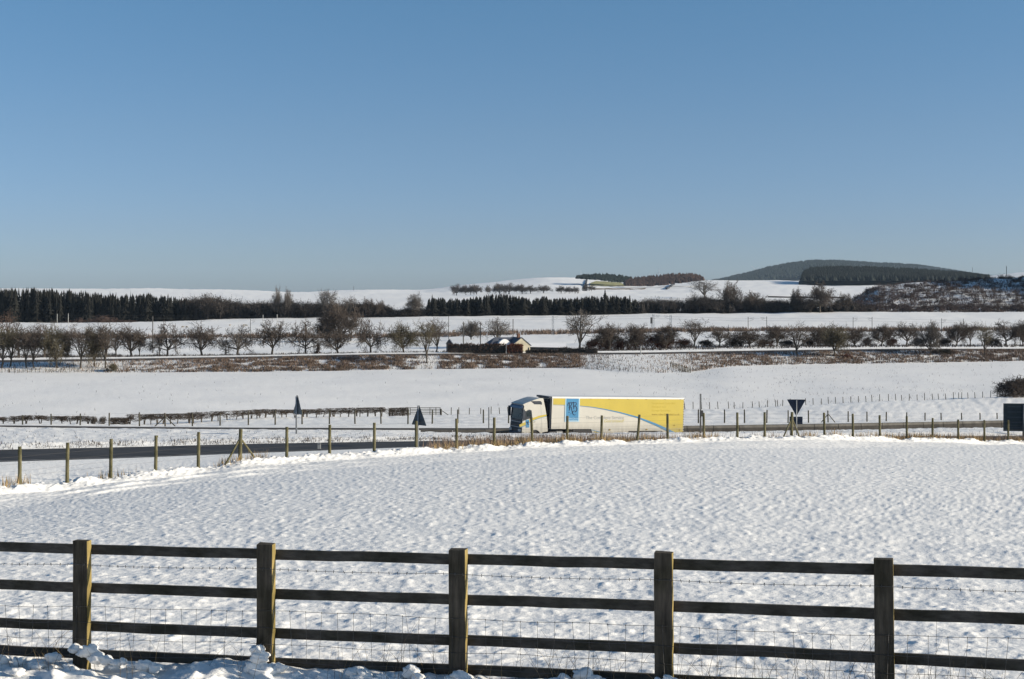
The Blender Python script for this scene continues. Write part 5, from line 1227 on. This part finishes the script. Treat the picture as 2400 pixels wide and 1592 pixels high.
wall_line('field_hedge', list(range(1800, 1990, 15)), [1560] * 13, 1.6, .8, M['dark_scrub'], 'thin dark hedge line across the white field behind the snowy oak', 'hedge')
wall_line('field_hedge', list(range(1990, 2130, 14)), [818 + i for i in range(10)], 1.8, 1.2, M['dark_scrub'], 'dark hedge at the forest foot on the right', 'hedge')
# yellow green rough grass patch on the hill, a thin sheet that follows the slope
V = []; n1, n2 = 24, 12
for i in range(n1):
    t = i / (n1 - 1); x = 1383 + 84 * t
    for j in range(n2):
        q = j / (n2 - 1); D = 2420 + 40 * math.sin(t * 9) + 260 * t * .3 + q * 520 * math.sin(math.pi * min(1, .08 + t * .9)) ** .7; g = gpt(x, D); V.append((g.x, g.y, g.z + .8))
Fq = [(i * n2 + j, (i + 1) * n2 + j, (i + 1) * n2 + j + 1, i * n2 + j + 1) for i in range(n1 - 1) for j in range(n2 - 1)]
new_obj('grass_patch', mesh('grass_patch', V, Fq, mat_plain('grass_patch', (.32, .30, .13), .95, .3, .03), True), None, kind='structure')
# worn edge line along the near side of the slip road
V = []; xs_ = np.linspace(-150, 1000, 160)
for o1 in (.35, .47):
    D = np.interp(xs_, XS, LINES[L_SLN]['D']) + o1; Df = np.interp(xs_, XS, LINES[L_SLF]['D']); Dn = D - o1; t = (D - Dn) / (Df - Dn)
    z = np.interp(xs_, XS, LINES[L_SLN]['z']) * (1 - t) + np.interp(xs_, XS, LINES[L_SLF]['z']) * t + .006; V.append(np.stack([(xs_ - 1200) / F * D, D, z], 1))
V = np.concatenate(V); a = np.arange(159); new_obj('edge_line', mesh('edge_line', V, np.stack([a, a + 1, a + 161, a + 160], 1), mat_plain('road_paint', (.30, .30, .29), .7, .6, 2)), None, kind='structure')

# ------------------------------------------------------------------ grass along the slip road and drift
gd = {-200: .2, 0: .25, 25: .75, 60: .8, 75: .3, 200: .15, 250: .55, 310: .5, 330: .1, 500: .1, 520: .8, 612: .9, 630: .1, 690: .35, 760: .1, 1000: .2, 1010: .7, 1050: .8, 1100: .6, 1140: .95, 1280: 1., 1420: 1., 1500: .8, 1600: .6, 1630: .95, 1670: .95,
      1690: .3, 1870: .3, 1888: .95, 1905: .95, 1920: .2, 1950: .8, 1975: .8, 1990: .4, 2060: .9, 2150: 1, 2400: 1, 2600: 1}
cut = lambda P, lo: P[[i for i in range(len(P)) if True]]
gp1 = bank_pts(5200, -150, 2600, L_CR1, L_DIP, {k: max(0, v - .45) * .9 for k, v in gd.items()}, 81, .8)
blades('dry_grass', gp1, .34, .014, .7, M['dry_grass'], 'tan dry grass sticking out behind the snow drift along the post fence', 11)
gp2 = bank_pts(9000, 980, 2650, L_DIP, L_SLN, {980: .0, 1040: .3, 1130: .8, 1450: .9, 1600: .3, 1660: .5, 1700: .05, 1880: .2, 2000: .15, 2060: .6, 2200: .9, 2650: .9}, 82, 1.6)
blades('verge_grass', gp2, .62, .022, .7, M['dead_fern'], 'brown rough grass on the near verge of the slip road', 12)
gp3 = bank_pts(2600, -150, 1400, L_SLF, L_VG1, {-150: .1, 1400: .3}, 83, 1.2)
blades('kerb_weeds', gp3, .14, .02, .9, M['dark_scrub'], 'short dark weeds along the far edge of the slip road', 13)
gp4 = bank_pts(1500, -150, 2500, L_HDG, L_FEN, {-150: .06, 1400: .06, 1650: .4, 1950: .5, 2500: .2}, 84, 9)
blades('field_weeds', gp4, .35, .03, .8, M['dark_scrub'], 'scattered dark weeds poking through the snow of the meadow', 14)
gp5 = bank_pts(900, -150, 2500, L_VG1, L_VGC, {-150: .3, 2500: .3}, 85, 4)
blades('verge_weeds', gp5, .12, .02, .9, M['dark_scrub'], 'scattered dark weeds in the snow between the two roads', 15)
# ------------------------------------------------------------------ the articulated lorry
TA = Vector(((1222 - 1200) / F * 124.2, 124.2, ZC - 12.62)); TB = Vector(((1601 - 1200) / F * 131, 131, ZC - 13.22))
E1 = (TB - TA).normalized(); E2 = Vector((-E1.y, E1.x, 0)).normalized(); E3 = E1.cross(E2).normalized(); E2 = E3.cross(E1)
def plane_hit(x, y, w=0.0):
    """photo position -> (length, height) on the lorry's near side plane"""
    d = Vector(((x - 1200) / F, 1, -(y - YH) / F)); o = Vector((0, 0, ZC)); t = (TA + E2 * w - o).dot(E2) / d.dot(E2); p = o + d * t - TA
    return p.dot(E1), p.dot(E3)
truck = new_obj('articulated_lorry', None, None, label='white and yellow articulated refrigerated lorry with a blue logo panel, driving left', category='lorry'); truck.empty_display_size = 1
mt = Matrix((E1, E2, E3)).transposed().to_4x4(); mt.translation = TA; truck.matrix_world = mt
M['paint_white'] = mat_plain('paint_white', (.60, .57, .50), .35, .05, .6, spec=.5); M['paint_yellow'] = mat_plain('paint_yellow', (.56, .43, .065), .35, .06, .6, spec=.5)
M['paint_blue'] = mat_plain('paint_blue', (.055, .235, .43), .35, .06, 1, spec=.5); M['paint_dark'] = mat_plain('paint_dark', (.035, .042, .055), .5, .25, 2)
def grime(m, lo=.7, hi=1.9, col=(.20, .185, .16, 1)):
    N, L = m.node_tree.nodes, m.node_tree.links; b = N['Principled BSDF']; src = b.inputs['Base Color'].links[0].from_socket
    tc = N.new('ShaderNodeTexCoord'); sp = N.new('ShaderNodeSeparateXYZ'); L.new(tc.outputs['Object'], sp.inputs[0])
    mp = N.new('ShaderNodeMapping'); mp.inputs['Scale'].default_value = (3.5, 3.5, .6); L.new(tc.outputs['Object'], mp.inputs[0])
    n = N.new('ShaderNodeTexNoise'); n.inputs['Scale'].default_value = 1.3; n.inputs['Detail'].default_value = 6; L.new(mp.outputs[0], n.inputs['Vector'])
    mr = N.new('ShaderNodeMapRange'); mr.inputs[1].default_value = hi; mr.inputs[2].default_value = lo; L.new(sp.outputs['Z'], mr.inputs[0])
    mu = N.new('ShaderNodeMath'); mu.operation = 'MULTIPLY'; L.new(mr.outputs[0], mu.inputs[0]); L.new(n.outputs[0], mu.inputs[1])
    ad = N.new('ShaderNodeMath'); ad.operation = 'MULTIPLY_ADD'; L.new(n.outputs[0], ad.inputs[0]); ad.inputs[1].default_value = .12; L.new(mu.outputs[0], ad.inputs[2])
    mx = N.new('ShaderNodeMix'); mx.data_type = 'RGBA'; L.new(ad.outputs[0], mx.inputs[0]); L.new(src, mx.inputs[6]); mx.inputs[7].default_value = col; L.new(mx.outputs[2], b.inputs['Base Color'])
for k_m in ('paint_white', 'paint_yellow', 'paint_blue'): grime(M[k_m])
M['deep_blue'] = mat_plain('deep_blue', (.02, .045, .10), .3, .2, 1, spec=.5); M['rubber'] = mat_plain('rubber', (.025, .025, .026), .8, .2, 4); M['chassis'] = mat_plain('chassis', (.03, .03, .032), .6, .3, 3)
M['logo_ink'] = mat_plain('logo_ink', (.01, .02, .05), .5, .1, 1); M['grey_text'] = mat_plain('grey_text', (.34, .34, .33), .5, .05, 1); M['gold_text'] = mat_plain('gold_text', (.50, .42, .12), .5, .05, 1)
M['tan_text'] = mat_plain('tan_text', (.46, .34, .04), .5, .05, 1); M['brown_text'] = mat_plain('brown_text', (.26, .17, .02), .5, .05, 1); M['pale_text'] = mat_plain('pale_text', (.40, .56, .66), .5, .05, 1)
M['aluminium'] = mat_plain('aluminium', (.40, .41, .42), .4, .1, 4, metal=.5); M['lamp_glass'] = mat_plain('lamp_glass', (.5, .5, .5), .15, .1, 4, spec=.8)
m, N, L, b = new_mat('windscreen'); b.inputs['Base Color'].default_value = (.02, .035, .04, 1); b.inputs['Roughness'].default_value = .05; b.inputs['Specular IOR Level'].default_value = .8
b.inputs['Transmission Weight'].default_value = 0; b.inputs['Alpha'].default_value = .42; M['windscreen'] = m
W = 2.5
def tp(name, mb, mat, parent=truck, smooth=False, bevel=0): return mb.obj(name, M[mat] if isinstance(mat, str) else mat, parent, smooth, bevel)
# cab body from side profile (length, height), hollow behind the windscreen
def zl(zx, zy): return plane_hit(1180 + zx / 14.26, 920 + zy / 14.26)
top_pts = [zl(650, 400), zl(760, 352), zl(900, 300), zl(1060, 240), zl(1200, 198), zl(1330, 196)]
rear = [zl(1345, 260), zl(1400, 520), zl(1440, 760), zl(1465, 1010), zl(1480, 1300)]
l_r, h_b = rear[-1]; ax, rt = 1.28, .60
arch = [(ax + rt * math.cos(t), .50 + rt * 1.08 * math.sin(t)) for t in np.linspace(.02, math.pi - .02, 12)]
side = [(-.02, .42)] + [(0.0, .9), (0.02, 1.5), (.04, 2.15), (.10, 2.9), (.16, 3.2)] + top_pts + rear + [(l_r, 1.0), (ax + rt + .12, .92)] + arch + [(ax - rt - .02, .42)]
def wall(poly, w0, w1, name, mat, bevel=0.0): mb = MB(); mb.prism(poly, w0, w1, axis=1); return tp(name, mb, mat, bevel=bevel)
wall(side, 0, .07, 'side_panel', 'paint_white', .02); wall(side, W - .07, W, 'side_panel', 'paint_white', .02)
rp = [(.16, 3.2)] + top_pts; mb = MB()
for i in range(len(rp) - 1):
    (a, ha), (c, hc) = rp[i], rp[i + 1]; mb.add([(a, .07, ha), (c, .07, hc), (c, W - .07, hc), (a, W - .07, ha), (a, .07, ha - .05), (c, .07, hc - .05), (c, W - .07, hc - .05), (a, W - .07, ha - .05)], [(0, 3, 2, 1), (4, 5, 6, 7), (0, 1, 5, 4), (3, 7, 6, 2), (0, 4, 7, 3), (1, 2, 6, 5)])
tp('roof', mb, 'paint_white')
mb = MB(); mb.prism([(rear[0][0] - .06, rear[0][1])] + [(p[0] - .06, p[1]) for p in rear[1:]] + [(p[0], p[1]) for p in rear[::-1]], .07, W - .07, axis=1); tp('rear_wall', mb, 'paint_dark')
mb = MB(); mb.box((.10, .08, 1.0), (2.2, W - .08, 1.55)); tp('cab_floor', mb, 'paint_dark')
# front: bumper, grille, windscreen, visor
mb = MB(); mb.prism([(-.10, .35), (.25, .35), (.25, .95), (-.04, .95), (-.12, .85)], .0, W, axis=1); tp('bumper', mb, 'paint_dark', bevel=.02)
mb = MB(); mb.prism([(-.04, .96), (.10, .96), (.10, 1.98), (.02, 1.98)], .05, W - .05, axis=1); tp('grille', mb, 'paint_dark', bevel=.01)
for k in range(6):
    z = 1.03 + k * .15; mb = MB(); x = -.04 + (z - .96) * .06; mb.box((x - .035, .22, z), (x - .006, W - .22, z + .05)); tp('grille_bar', mb, 'aluminium' if k in (2, 5) else 'chassis')
for w0 in (.10, W - .55):
    mb = MB(); mb.box((-.13, w0, .98), (-.045, w0 + .45, 1.2)); hl = tp('headlight', mb, 'lamp_glass', bevel=.02)
mb = MB(); mb.add([(.02, .12, 2.02), (.02, W - .12, 2.02), (.14, W - .14, 3.02), (.14, .14, 3.02)], [(0, 1, 2, 3)]); tp('windscreen', mb, 'windscreen')
for w0, w1 in ((.03, .16), (W - .16, W - .03)): mb = MB(); mb.prism([(.0, 1.98), (.08, 1.98), (.2, 3.2), (.1, 3.2)], w0, w1, axis=1); tp('pillar', mb, 'paint_dark')
mb = MB(); mb.prism([(.12, 3.03), (-.12, 2.98), (-.06, 3.2), (.16, 3.38), (.3, 3.42)], .06, W - .06, axis=1); tp('sun_visor', mb, 'deep_blue', bevel=.02)
mb = MB(); mb.prism([(.14, 3.0), (.22, 3.0), (.28, 3.4), (.18, 3.3)], .05, W - .05, axis=1); tp('roof_header', mb, 'deep_blue')
# interior hints: dashboard, seats, steering wheel
mb = MB(); mb.box((.1, .1, 1.56), (.55, W - .1, 2.12)); tp('dashboard', mb, 'chassis')
for w0 in (.35, 1.6): mb = MB(); mb.box((1.1, w0, 1.56), (1.6, w0 + .55, 2.2)); mb.box((1.5, w0, 2.2), (1.68, w0 + .55, 2.95)); tp('seat', mb, 'chassis', bevel=.04)
mb = MB(); P = [(.62 + .07 * math.sin(t), 1.87 + .22 * math.cos(t), 2.25 + .22 * math.sin(t)) for t in np.linspace(0, 2 * math.pi, 15)]; mb.tube(P, .018, 5); tp('steering_wheel', mb, 'chassis')
# side window, roof window, mirror, stripe, logo, handles
def decal(name, pts, mat, off=.012, parent=truck, thick=.008, conv=None):
    poly = [(conv or zl)(*p) for p in pts]; mb = MB(); mb.prism(poly, -off, -off + thick, axis=1); return tp(name, mb, mat, parent)
sw = decal('side_window', [(640, 845), (660, 620), (700, 605), (760, 628), (830, 580), (880, 575), (940, 605), (960, 800), (940, 862), (800, 900), (720, 930), (650, 960)], 'paint_dark')
decal('window_glass', [(760, 800), (765, 650), (830, 620), (930, 640), (940, 790), (900, 820)], 'windscreen', .016, sw, .003)
decal('roof_window', [(905, 290), (1240, 288), (1280, 330), (1288, 405), (1245, 412), (1238, 400), (1030, 398), (950, 318)], 'paint_dark')
decal('stripe', [(530, 1075), (700, 1005), (860, 905), (1000, 848), (1200, 775), (1432, 738), (1440, 792), (1200, 850), (1000, 930), (880, 990), (740, 1090), (600, 1140), (540, 1160)], 'paint_yellow', .010, thick=.006)
decal('stripe_edge', [(600, 1142), (740, 1092), (880, 992), (1000, 932), (1200, 852), (1440, 794), (1442, 808), (1200, 868), (1000, 950), (880, 1010), (740, 1112), (600, 1170), (545, 1200)], 'paint_blue', .009, thick=.004)
lp = decal('logo_panel', [(742, 922), (858, 912), (862, 1172), (746, 1180)], 'paint_blue', .018)
decal('logo_mark', [(755, 980), (845, 972), (842, 1010), (800, 1005), (830, 1040), (835, 1080), (800, 1090), (805, 1050), (770, 1020)], 'logo_ink', .022, lp, .004)
for pts in ([(1240, 410), (1246, 410), (1296, 1310), (1290, 1310)], [(1000, 1168), (1260, 1158), (1260, 1164), (1000, 1174)]): decal('panel_seam', pts, 'grey_text', .005, thick=.003)
decal('door_handle', [(1000, 985), (1060, 975), (1060, 990), (1000, 1000)], 'paint_dark', .03, thick=.02)
mb = MB(); mb.box((-.12, -.32, 2.15), (.10, -.12, 2.95)); mi = tp('mirror', mb, 'paint_dark', bevel=.03); mb = MB(); mb.tube([(0, 0, 2.9), (-.02, -.22, 2.93)], .03, 6); mb.tube([(0, 0, 2.2), (-.02, -.22, 2.2)], .03, 6); mb.obj('mirror_arm', M['paint_dark'], mi)
mb = MB(); mb.box((-.12, W + .12, 2.2), (.10, W + .32, 3.1)); mi = tp('mirror', mb, 'paint_dark', bevel=.03); mb = MB(); mb.tube([(0, W, 3.05), (-.02, W + .22, 3.05)], .03, 6); mb.obj('mirror_arm', M['paint_dark'], mi)
# step and arch trim
mb = MB(); mb.box((ax - rt - .35, -.02, .42), (ax - rt - .05, .3, .6)); tp('step', mb, 'chassis')
# chassis, tanks, wheels
mb = MB(); mb.box((.6, .8, .75), (6.4, 1.1, 1.0)); mb.box((.6, 1.4, .75), (6.4, 1.7, 1.0)); tp('chassis_rail', mb, 'chassis')
mb = MB(); mb.box((2.75, .12, .50), (3.4, .7, 1.02)); tp('battery_box', mb, 'chassis', bevel=.03)
mb = MB(); mb.tube([(2.7, .42, .72), (2.72, .42, .72)], .01, 4); mb.tube([(3.5, .42, .74), (4.1, .42, .74)], .30, 14); tp('fuel_tank', mb, 'aluminium', smooth=False)
WH = MB(); WH.tube([(0, 0, 0), (0, .30, 0)], .52, 22); RM = MB(); RM.tube([(0, -.01, 0), (0, .08, 0)], .30, 16); HB = MB(); HB.tube([(0, -.05, 0), (0, .05, 0)], .10, 10)
wm, rm, hm = WH.mesh('tyre', M['rubber']), RM.mesh('rim', M['aluminium']), HB.mesh('hub', M['chassis'])
for lx in (ax, 3.9 + .95, 11.25, 12.5, 13.75):
    for w0, fl in ((.06, 1), (W - .06, -1)):
        c = new_obj('wheel', wm, truck); c.location = (lx, w0, .52); c.rotation_euler = (0, 0, 0 if fl == 1 else math.pi)
        q = new_obj('rim', rm, c); q2 = new_obj('hub', hm, c)
for lx in (4.85, 11.25, 12.5, 13.75):
    mb = MB(); P = [(lx + .62 * math.cos(t), .53 + .62 * math.sin(t)) for t in np.linspace(.3, math.pi - .3, 9)]; P2 = [(lx + .59 * math.cos(t), .53 + .59 * math.sin(t)) for t in np.linspace(math.pi - .3, .3, 9)]
    mb.prism(P + P2, .05, .5, axis=1); tp('mudguard', mb, 'chassis')
# trailer
def zt_(zx, zy): return plane_hit(1160 + zx / 4.925, 900 + zy / 4.925)
l0, hT = zt_(652, 152); l1, hT2 = zt_(2182, 152); l1 = 16.38; l0 = max(l0, 2.85); hb = zt_(1000, 520)[1]; hT = (hT + zt_(2150, 160)[1]) / 2
mb = MB(); mb.box((l0, .004, hb), (l1, W, hT)); tp('trailer_box', mb, 'paint_white')
mb = MB(); mb.box((l0 - .01, -.022, hT - .13), (l1 + .02, W + .02, hT + .02)); tp('roof_rail', mb, mat_plain('rail_white', (.78, .76, .72), .4, .04, 1))
mb = MB(); mb.box((l0 - .012, -.02, hb - .0), (l0 + .10, -.001, hT - .14)); tp('corner_post', mb, 'paint_white')
mb = MB(); mb.box((l1 - .03, -.018, .55), (l1 + .03, -.001, hT - .14)); tp('rear_corner_post', mb, 'paint_white')
for k in range(14):
    z = .9 + k * .23; mb = MB(); mb.box((l1 - .02, -.026, z), (l1 + .035, -.019, z + .08)); tp('door_hinge', mb, 'chassis')
for k in range(7):
    x, h = zt_([1105, 1320, 1535, 1745, 1960, 2140, 880][k], 166); mb = MB(); mb.box((x - .09, -.026, hT - .17), (x + .09, -.0235, hT - .13)); tp('marker_lamp', mb, 'brown_text')
# refrigeration unit and nose in front of the box
mb = MB(); mb.box((l0 - .28, .35, 2.35), (l0 - .011, W - .35, hT - .25)); fr = tp('refrigeration_unit', mb, 'paint_dark', bevel=.04)
for k in range(6): mb = MB(); z = 2.5 + k * .2; mb.box((l0 - .30, .5, z), (l0 - .281, W - .5, z + .1)); mb.obj('grille_slat', M['chassis'], fr)
mb = MB(); mb.box((l0 - .16, .03, hb + .02), (l0 - .013, .34, hT - .16)); tp('front_bulkhead', mb, 'paint_dark'); mb = MB(); mb.box((l0 - .16, W - .34, hb + .02), (l0 - .013, W - .03, hT - .16)); tp('front_bulkhead', mb, 'paint_dark')
mb = MB(); mb.box((l0 - .34, .0, hT - .14), (l0 - .012, W, hT + .02)); tp('nose_cap', mb, 'paint_dark')
mb = MB(); mb.tube([(l0 - .1, .9, hb + .2), (l0 - .35, 1.0, hb - .1), (2.2, 1.1, 1.4)], .03, 6); tp('air_hose', mb, 'chassis')
# side skirt with wheel slot
sk0 = zt_(1120, 560)[0]; s0, s1 = zt_(1520, 575)[0], zt_(1935, 575)[0]; hs = zt_(1700, 545)[1] + .02
mb = MB(); mb.prism([(sk0 - .1, hb - .004), (l1, hb - .004), (l1, .5), (s1 + .12, .5), (s1 - .08, hs), (s0 + .2, hs), (s0, .42), (sk0 + .05, .42), (sk0 + .12, .75)], .01, .05, axis=1); tp('side_skirt', mb, 'paint_white')
mb = MB(); mb.prism([(s0 + .02, .45), (s0 + .2, hs - .02), (s1 - .1, hs - .02), (s1 + .1, .5)], .055, .09, axis=1); tp('wheel_recess', mb, 'chassis')
mb = MB(); mb.box((l0 + 3.2, .8, hb - .35), (l1 - .4, 1.7, hb - .002)); mb.box((6.0, .15, .55), (7.2, .75, hb - .004)); tp('trailer_frame', mb, 'chassis')
mb = MB(); mb.box((sk0 - 1.9, .03, hb - .42), (sk0 - .05, .12, hb - .004)); tp('side_locker', mb, 'chassis')
mb = MB(); mb.box((l1 - .1, .05, .55), (l1 + .02, W - .05, .7)); tp('rear_bumper', mb, 'chassis')
seam = zt_(1600, 516)[1]; mb = MB(); mb.box((sk0, -.0235, hb - .012), (l1 - .04, -.0215, hb + .006)); tp('skirt_seam', mb, 'grey_text')
# painted fields as thin sheets on the side
curve = [(662, 240), (812, 243), (975, 251), (1130, 266), (1280, 291), (1450, 326), (1650, 379), (1850, 453), (1975, 507), (2085, 562)]
wid = [3, 4, 5, 7, 10, 13, 18, 28, 34, 42]
ytop = [(2170, 168), (662, 168)]
hc = hT - .135
yl = [zt_(*p) for p in curve]; poly = [(max(p[0], l0 + .11), p[1]) for p in yl] + [(l1 - .04, yl[-1][1]), (l1 - .04, hc), (l0 + .11, hc)]
mb = MB(); mb.prism(poly, -.016, -.001, axis=1); tp('yellow_panel', mb, 'paint_yellow')
bl = [zt_(a, b + c * .95) for (a, b), c in zip(curve, wid)]
bl[-1] = zt_(2010, 562); poly = [(max(p[0], l0 + .11), p[1]) for p in yl] + [(max(p[0], l0 + .11), p[1]) for p in bl[::-1]]
mb = MB(); mb.prism(poly, -.022, -.0165, axis=1); tp('blue_stripe', mb, 'paint_blue')
cv2 = [(1110, 527), (1150, 536), (1215, 552), (1305, 580)]
mb = MB(); mb.prism([zt_(1150, 540), zt_(1215, 560), zt_(1222, 584), zt_(1140, 584)], -.008, .009, axis=1); tp('lower_yellow_panel', mb, 'paint_yellow')
mb = MB(); mb.prism([zt_(*p) for p in cv2] + [zt_(1265, 580), zt_(1205, 562), zt_(1145, 542), zt_(1110, 531)], -.014, -.0085, axis=1); tp('lower_blue_stripe', mb, 'paint_blue')
for (a, b) in ((2067, 478), (2128, 532), (2165, 553), (1323, 530), (1750, 525)): x, h = zt_(a, b); mb = MB(); mb.box((x - .07, -.03, h - .05), (x + .07, -.023, h + .05)); tp('side_lamp', mb, 'brown_text')
# blue logo panel
bp0, bp1 = zt_(812, 166), zt_(971, 437)
mb = MB(); mb.box((bp0[0], -.030, bp1[1]), (bp1[0], -.0225, hc)); lgp = tp('logo_board', mb, 'pale_text')
mb = MB(); mb.box((bp0[0] + .11, -.036, bp1[1] + .10), (bp1[0] - .11, -.0305, hc - .002)); tp('logo_field', mb, 'paint_blue', lgp)
def zl2(x, y): return plane_hit(1310 + x / 13.906, 925 + y / 13.906)
def stroke(pts, ws, name='letter'):
    """broad-nib pen stroke as one flat polygon strip"""
    mb = MB(); P = [Vector(zl2(*p) + (0,)) for p in pts]; L_, R_ = [], []
    for i, p in enumerate(P):
        d = (P[min(i + 1, len(P) - 1)] - P[max(i - 1, 0)]).normalized(); n = Vector((-d.y, d.x, 0)) * (ws[i] / 13.906 / 26 / 2 * 1.0); L_.append(p + n); R_.append(p - n)
    for i in range(len(P)):
        mb.v += [(L_[i].x, -.041, L_[i].y), (R_[i].x, -.041, R_[i].y), (L_[i].x, -.0365, L_[i].y), (R_[i].x, -.0365, R_[i].y)]
    for i in range(len(P) - 1):
        a, b = 4 * i, 4 * i + 4; mb.f += [(a, a + 1, b + 1, b), (a, b, b + 2, a + 2), (a + 1, a + 3, b + 3, b + 1)]
    n = len(P) - 1; mb.f += [(0, 2, 3, 1), (4*n, 4*n + 1, 4*n + 3, 4*n + 2)]
    return mb
def letter(name, strokes):
    mb = MB()
    for s, w in strokes: q = stroke(s, w); mb.add(q.v, q.f)
    return tp(name, mb, 'logo_ink', lgp)
letter('letter_r', [([(285, 385), (285, 320), (300, 275), (330, 255), (350, 270)], [10, 26, 28, 24, 10]), ([(330, 280), (340, 400), (340, 480), (325, 530)], [26, 34, 34, 14]),
                    ([(350, 290), (385, 250), (415, 270), (400, 340), (365, 370), (350, 375)], [16, 26, 34, 26, 18, 10]), ([(370, 370), (400, 420), (415, 520), (435, 600), (460, 650), (500, 670), (545, 650)], [14, 28, 26, 24, 24, 20, 10]),
                    ([(300, 430), (345, 420), (380, 435)], [12, 18, 10]), ([(300, 585), (345, 575)], [18, 16]), ([(375, 640), (395, 600)], [16, 14])])
letter('letter_b', [([(420, 290), (440, 255), (470, 250), (500, 270)], [12, 24, 30, 20]), ([(470, 270), (480, 400), (475, 480)], [26, 34, 18]), ([(500, 260), (550, 260), (565, 310), (530, 355), (500, 380)], [14, 26, 28, 22, 12]),
                    ([(505, 375), (550, 390), (575, 440), (575, 500), (545, 560), (500, 575)], [12, 26, 32, 32, 24, 12]), ([(445, 390), (510, 380)], [14, 14])])
letter('letter_c', [([(540, 545), (490, 530), (450, 550), (440, 600), (455, 650), (500, 672)], [12, 20, 26, 24, 18, 12])])
def text(body, x, y, size, mat, name, width=None, parent=truck, shear=0, off=.019):
    """lettering, one flat part per word: lower left corner at (x, y) of the photo, size in metres"""
    def build(s):
        cu = bpy.data.curves.new(name, 'FONT'); cu.body = s; cu.size = size; cu.extrude = .0012; cu.shear = shear; cu.resolution_u = 3
        t = bpy.data.objects.new(name, cu); SC.collection.objects.link(t); bpy.context.view_layer.update()
        me = bpy.data.meshes.new_from_object(t.evaluated_get(bpy.context.evaluated_depsgraph_get())); bpy.data.objects.remove(t)
        v = np.empty(len(me.vertices) * 3); me.vertices.foreach_get('co', v); return me, v.reshape(-1, 3)
    l, h = plane_hit(x, y); full = build(body)[1]; x0 = full[:, 0].min(); k = width / (full[:, 0].max() - x0) if width else 1; done = ''
    for w in body.split(' '):
        done += w; end = build(done)[1][:, 0].max(); done += ' '; me, v = build(w)
        vv = np.stack([l + (v[:, 0] - v[:, 0].max() + end - x0) * k, -off - v[:, 2], h + v[:, 1]], 1)
        me.vertices.foreach_set('co', vv.ravel()); me.materials.clear(); me.materials.append(M[mat]); me.name = name; me.update(); new_obj(name, me, parent)
wd = lambda xa, xb, y: plane_hit(xb, y)[0] - plane_hit(xa, y)[0]
X = lambda z: 1310 + z / 13.906
Y = lambda z: 925 + z / 13.906
text('The Complete Service', X(870), Y(802), .42, 'grey_text', 'slogan', wd(X(870), X(2115), Y(790)), off=.002)
text('Guaranteed!', X(1475), Y(905), .40, 'gold_text', 'slogan_word', wd(X(1475), X(2125), Y(880)), shear=.35, off=.002)
X5 = lambda z: 1500 + z / 15.68
Y5 = lambda z: 925 + z / 15.68
text('Temperature Controlled', X5(425), Y5(350), .24, 'tan_text', 'service_line', wd(X5(425), X5(1290), Y5(340)))
text('Transport and', X5(425), Y5(480), .24, 'tan_text', 'service_line', wd(X5(425), X5(930), Y5(470)))
text('Storage Specialists', X5(425), Y5(612), .24, 'tan_text', 'service_line', wd(X5(425), X5(1120), Y5(600)))
text('www.robertburnsltd.co.uk', X5(425), Y5(760), .26, 'brown_text', 'web_address', wd(X5(425), X5(1450), Y5(740)))
text('Robert Burns', X(270), Y(800), .22, 'pale_text', 'company_name', wd(X(270), X(612), Y(800)), off=.037, parent=lgp)
text('Scotland', X(300), Y(850), .17, 'pale_text', 'company_place', wd(X(300), X(590), Y(850)), off=.037, parent=lgp)
x_, h_ = zt_(668, 500); mb = MB(); mb.box((x_, -.006, h_ - .02), (x_ + .7, -.0005, h_ + .02)); tp('small_print', mb, 'grey_text')
# ------------------------------------------------------------------ the air
hz = MB(); hz.box((-9000, -420, ZC - 26), (9000, 12500, ZC + 260))
hm = bpy.data.materials.new('haze'); hm.use_nodes = True; hn = hm.node_tree; hn.nodes.clear()
ho = hn.nodes.new('ShaderNodeOutputMaterial'); pv = hn.nodes.new('ShaderNodeVolumePrincipled')
pv.inputs['Color'].default_value = (.62, .80, 1, 1); pv.inputs['Density'].default_value = 1.8e-5; pv.inputs['Anisotropy'].default_value = 0
hn.links.new(pv.outputs[0], ho.inputs['Volume'])
hz.obj('haze', hm, kind='stuff')
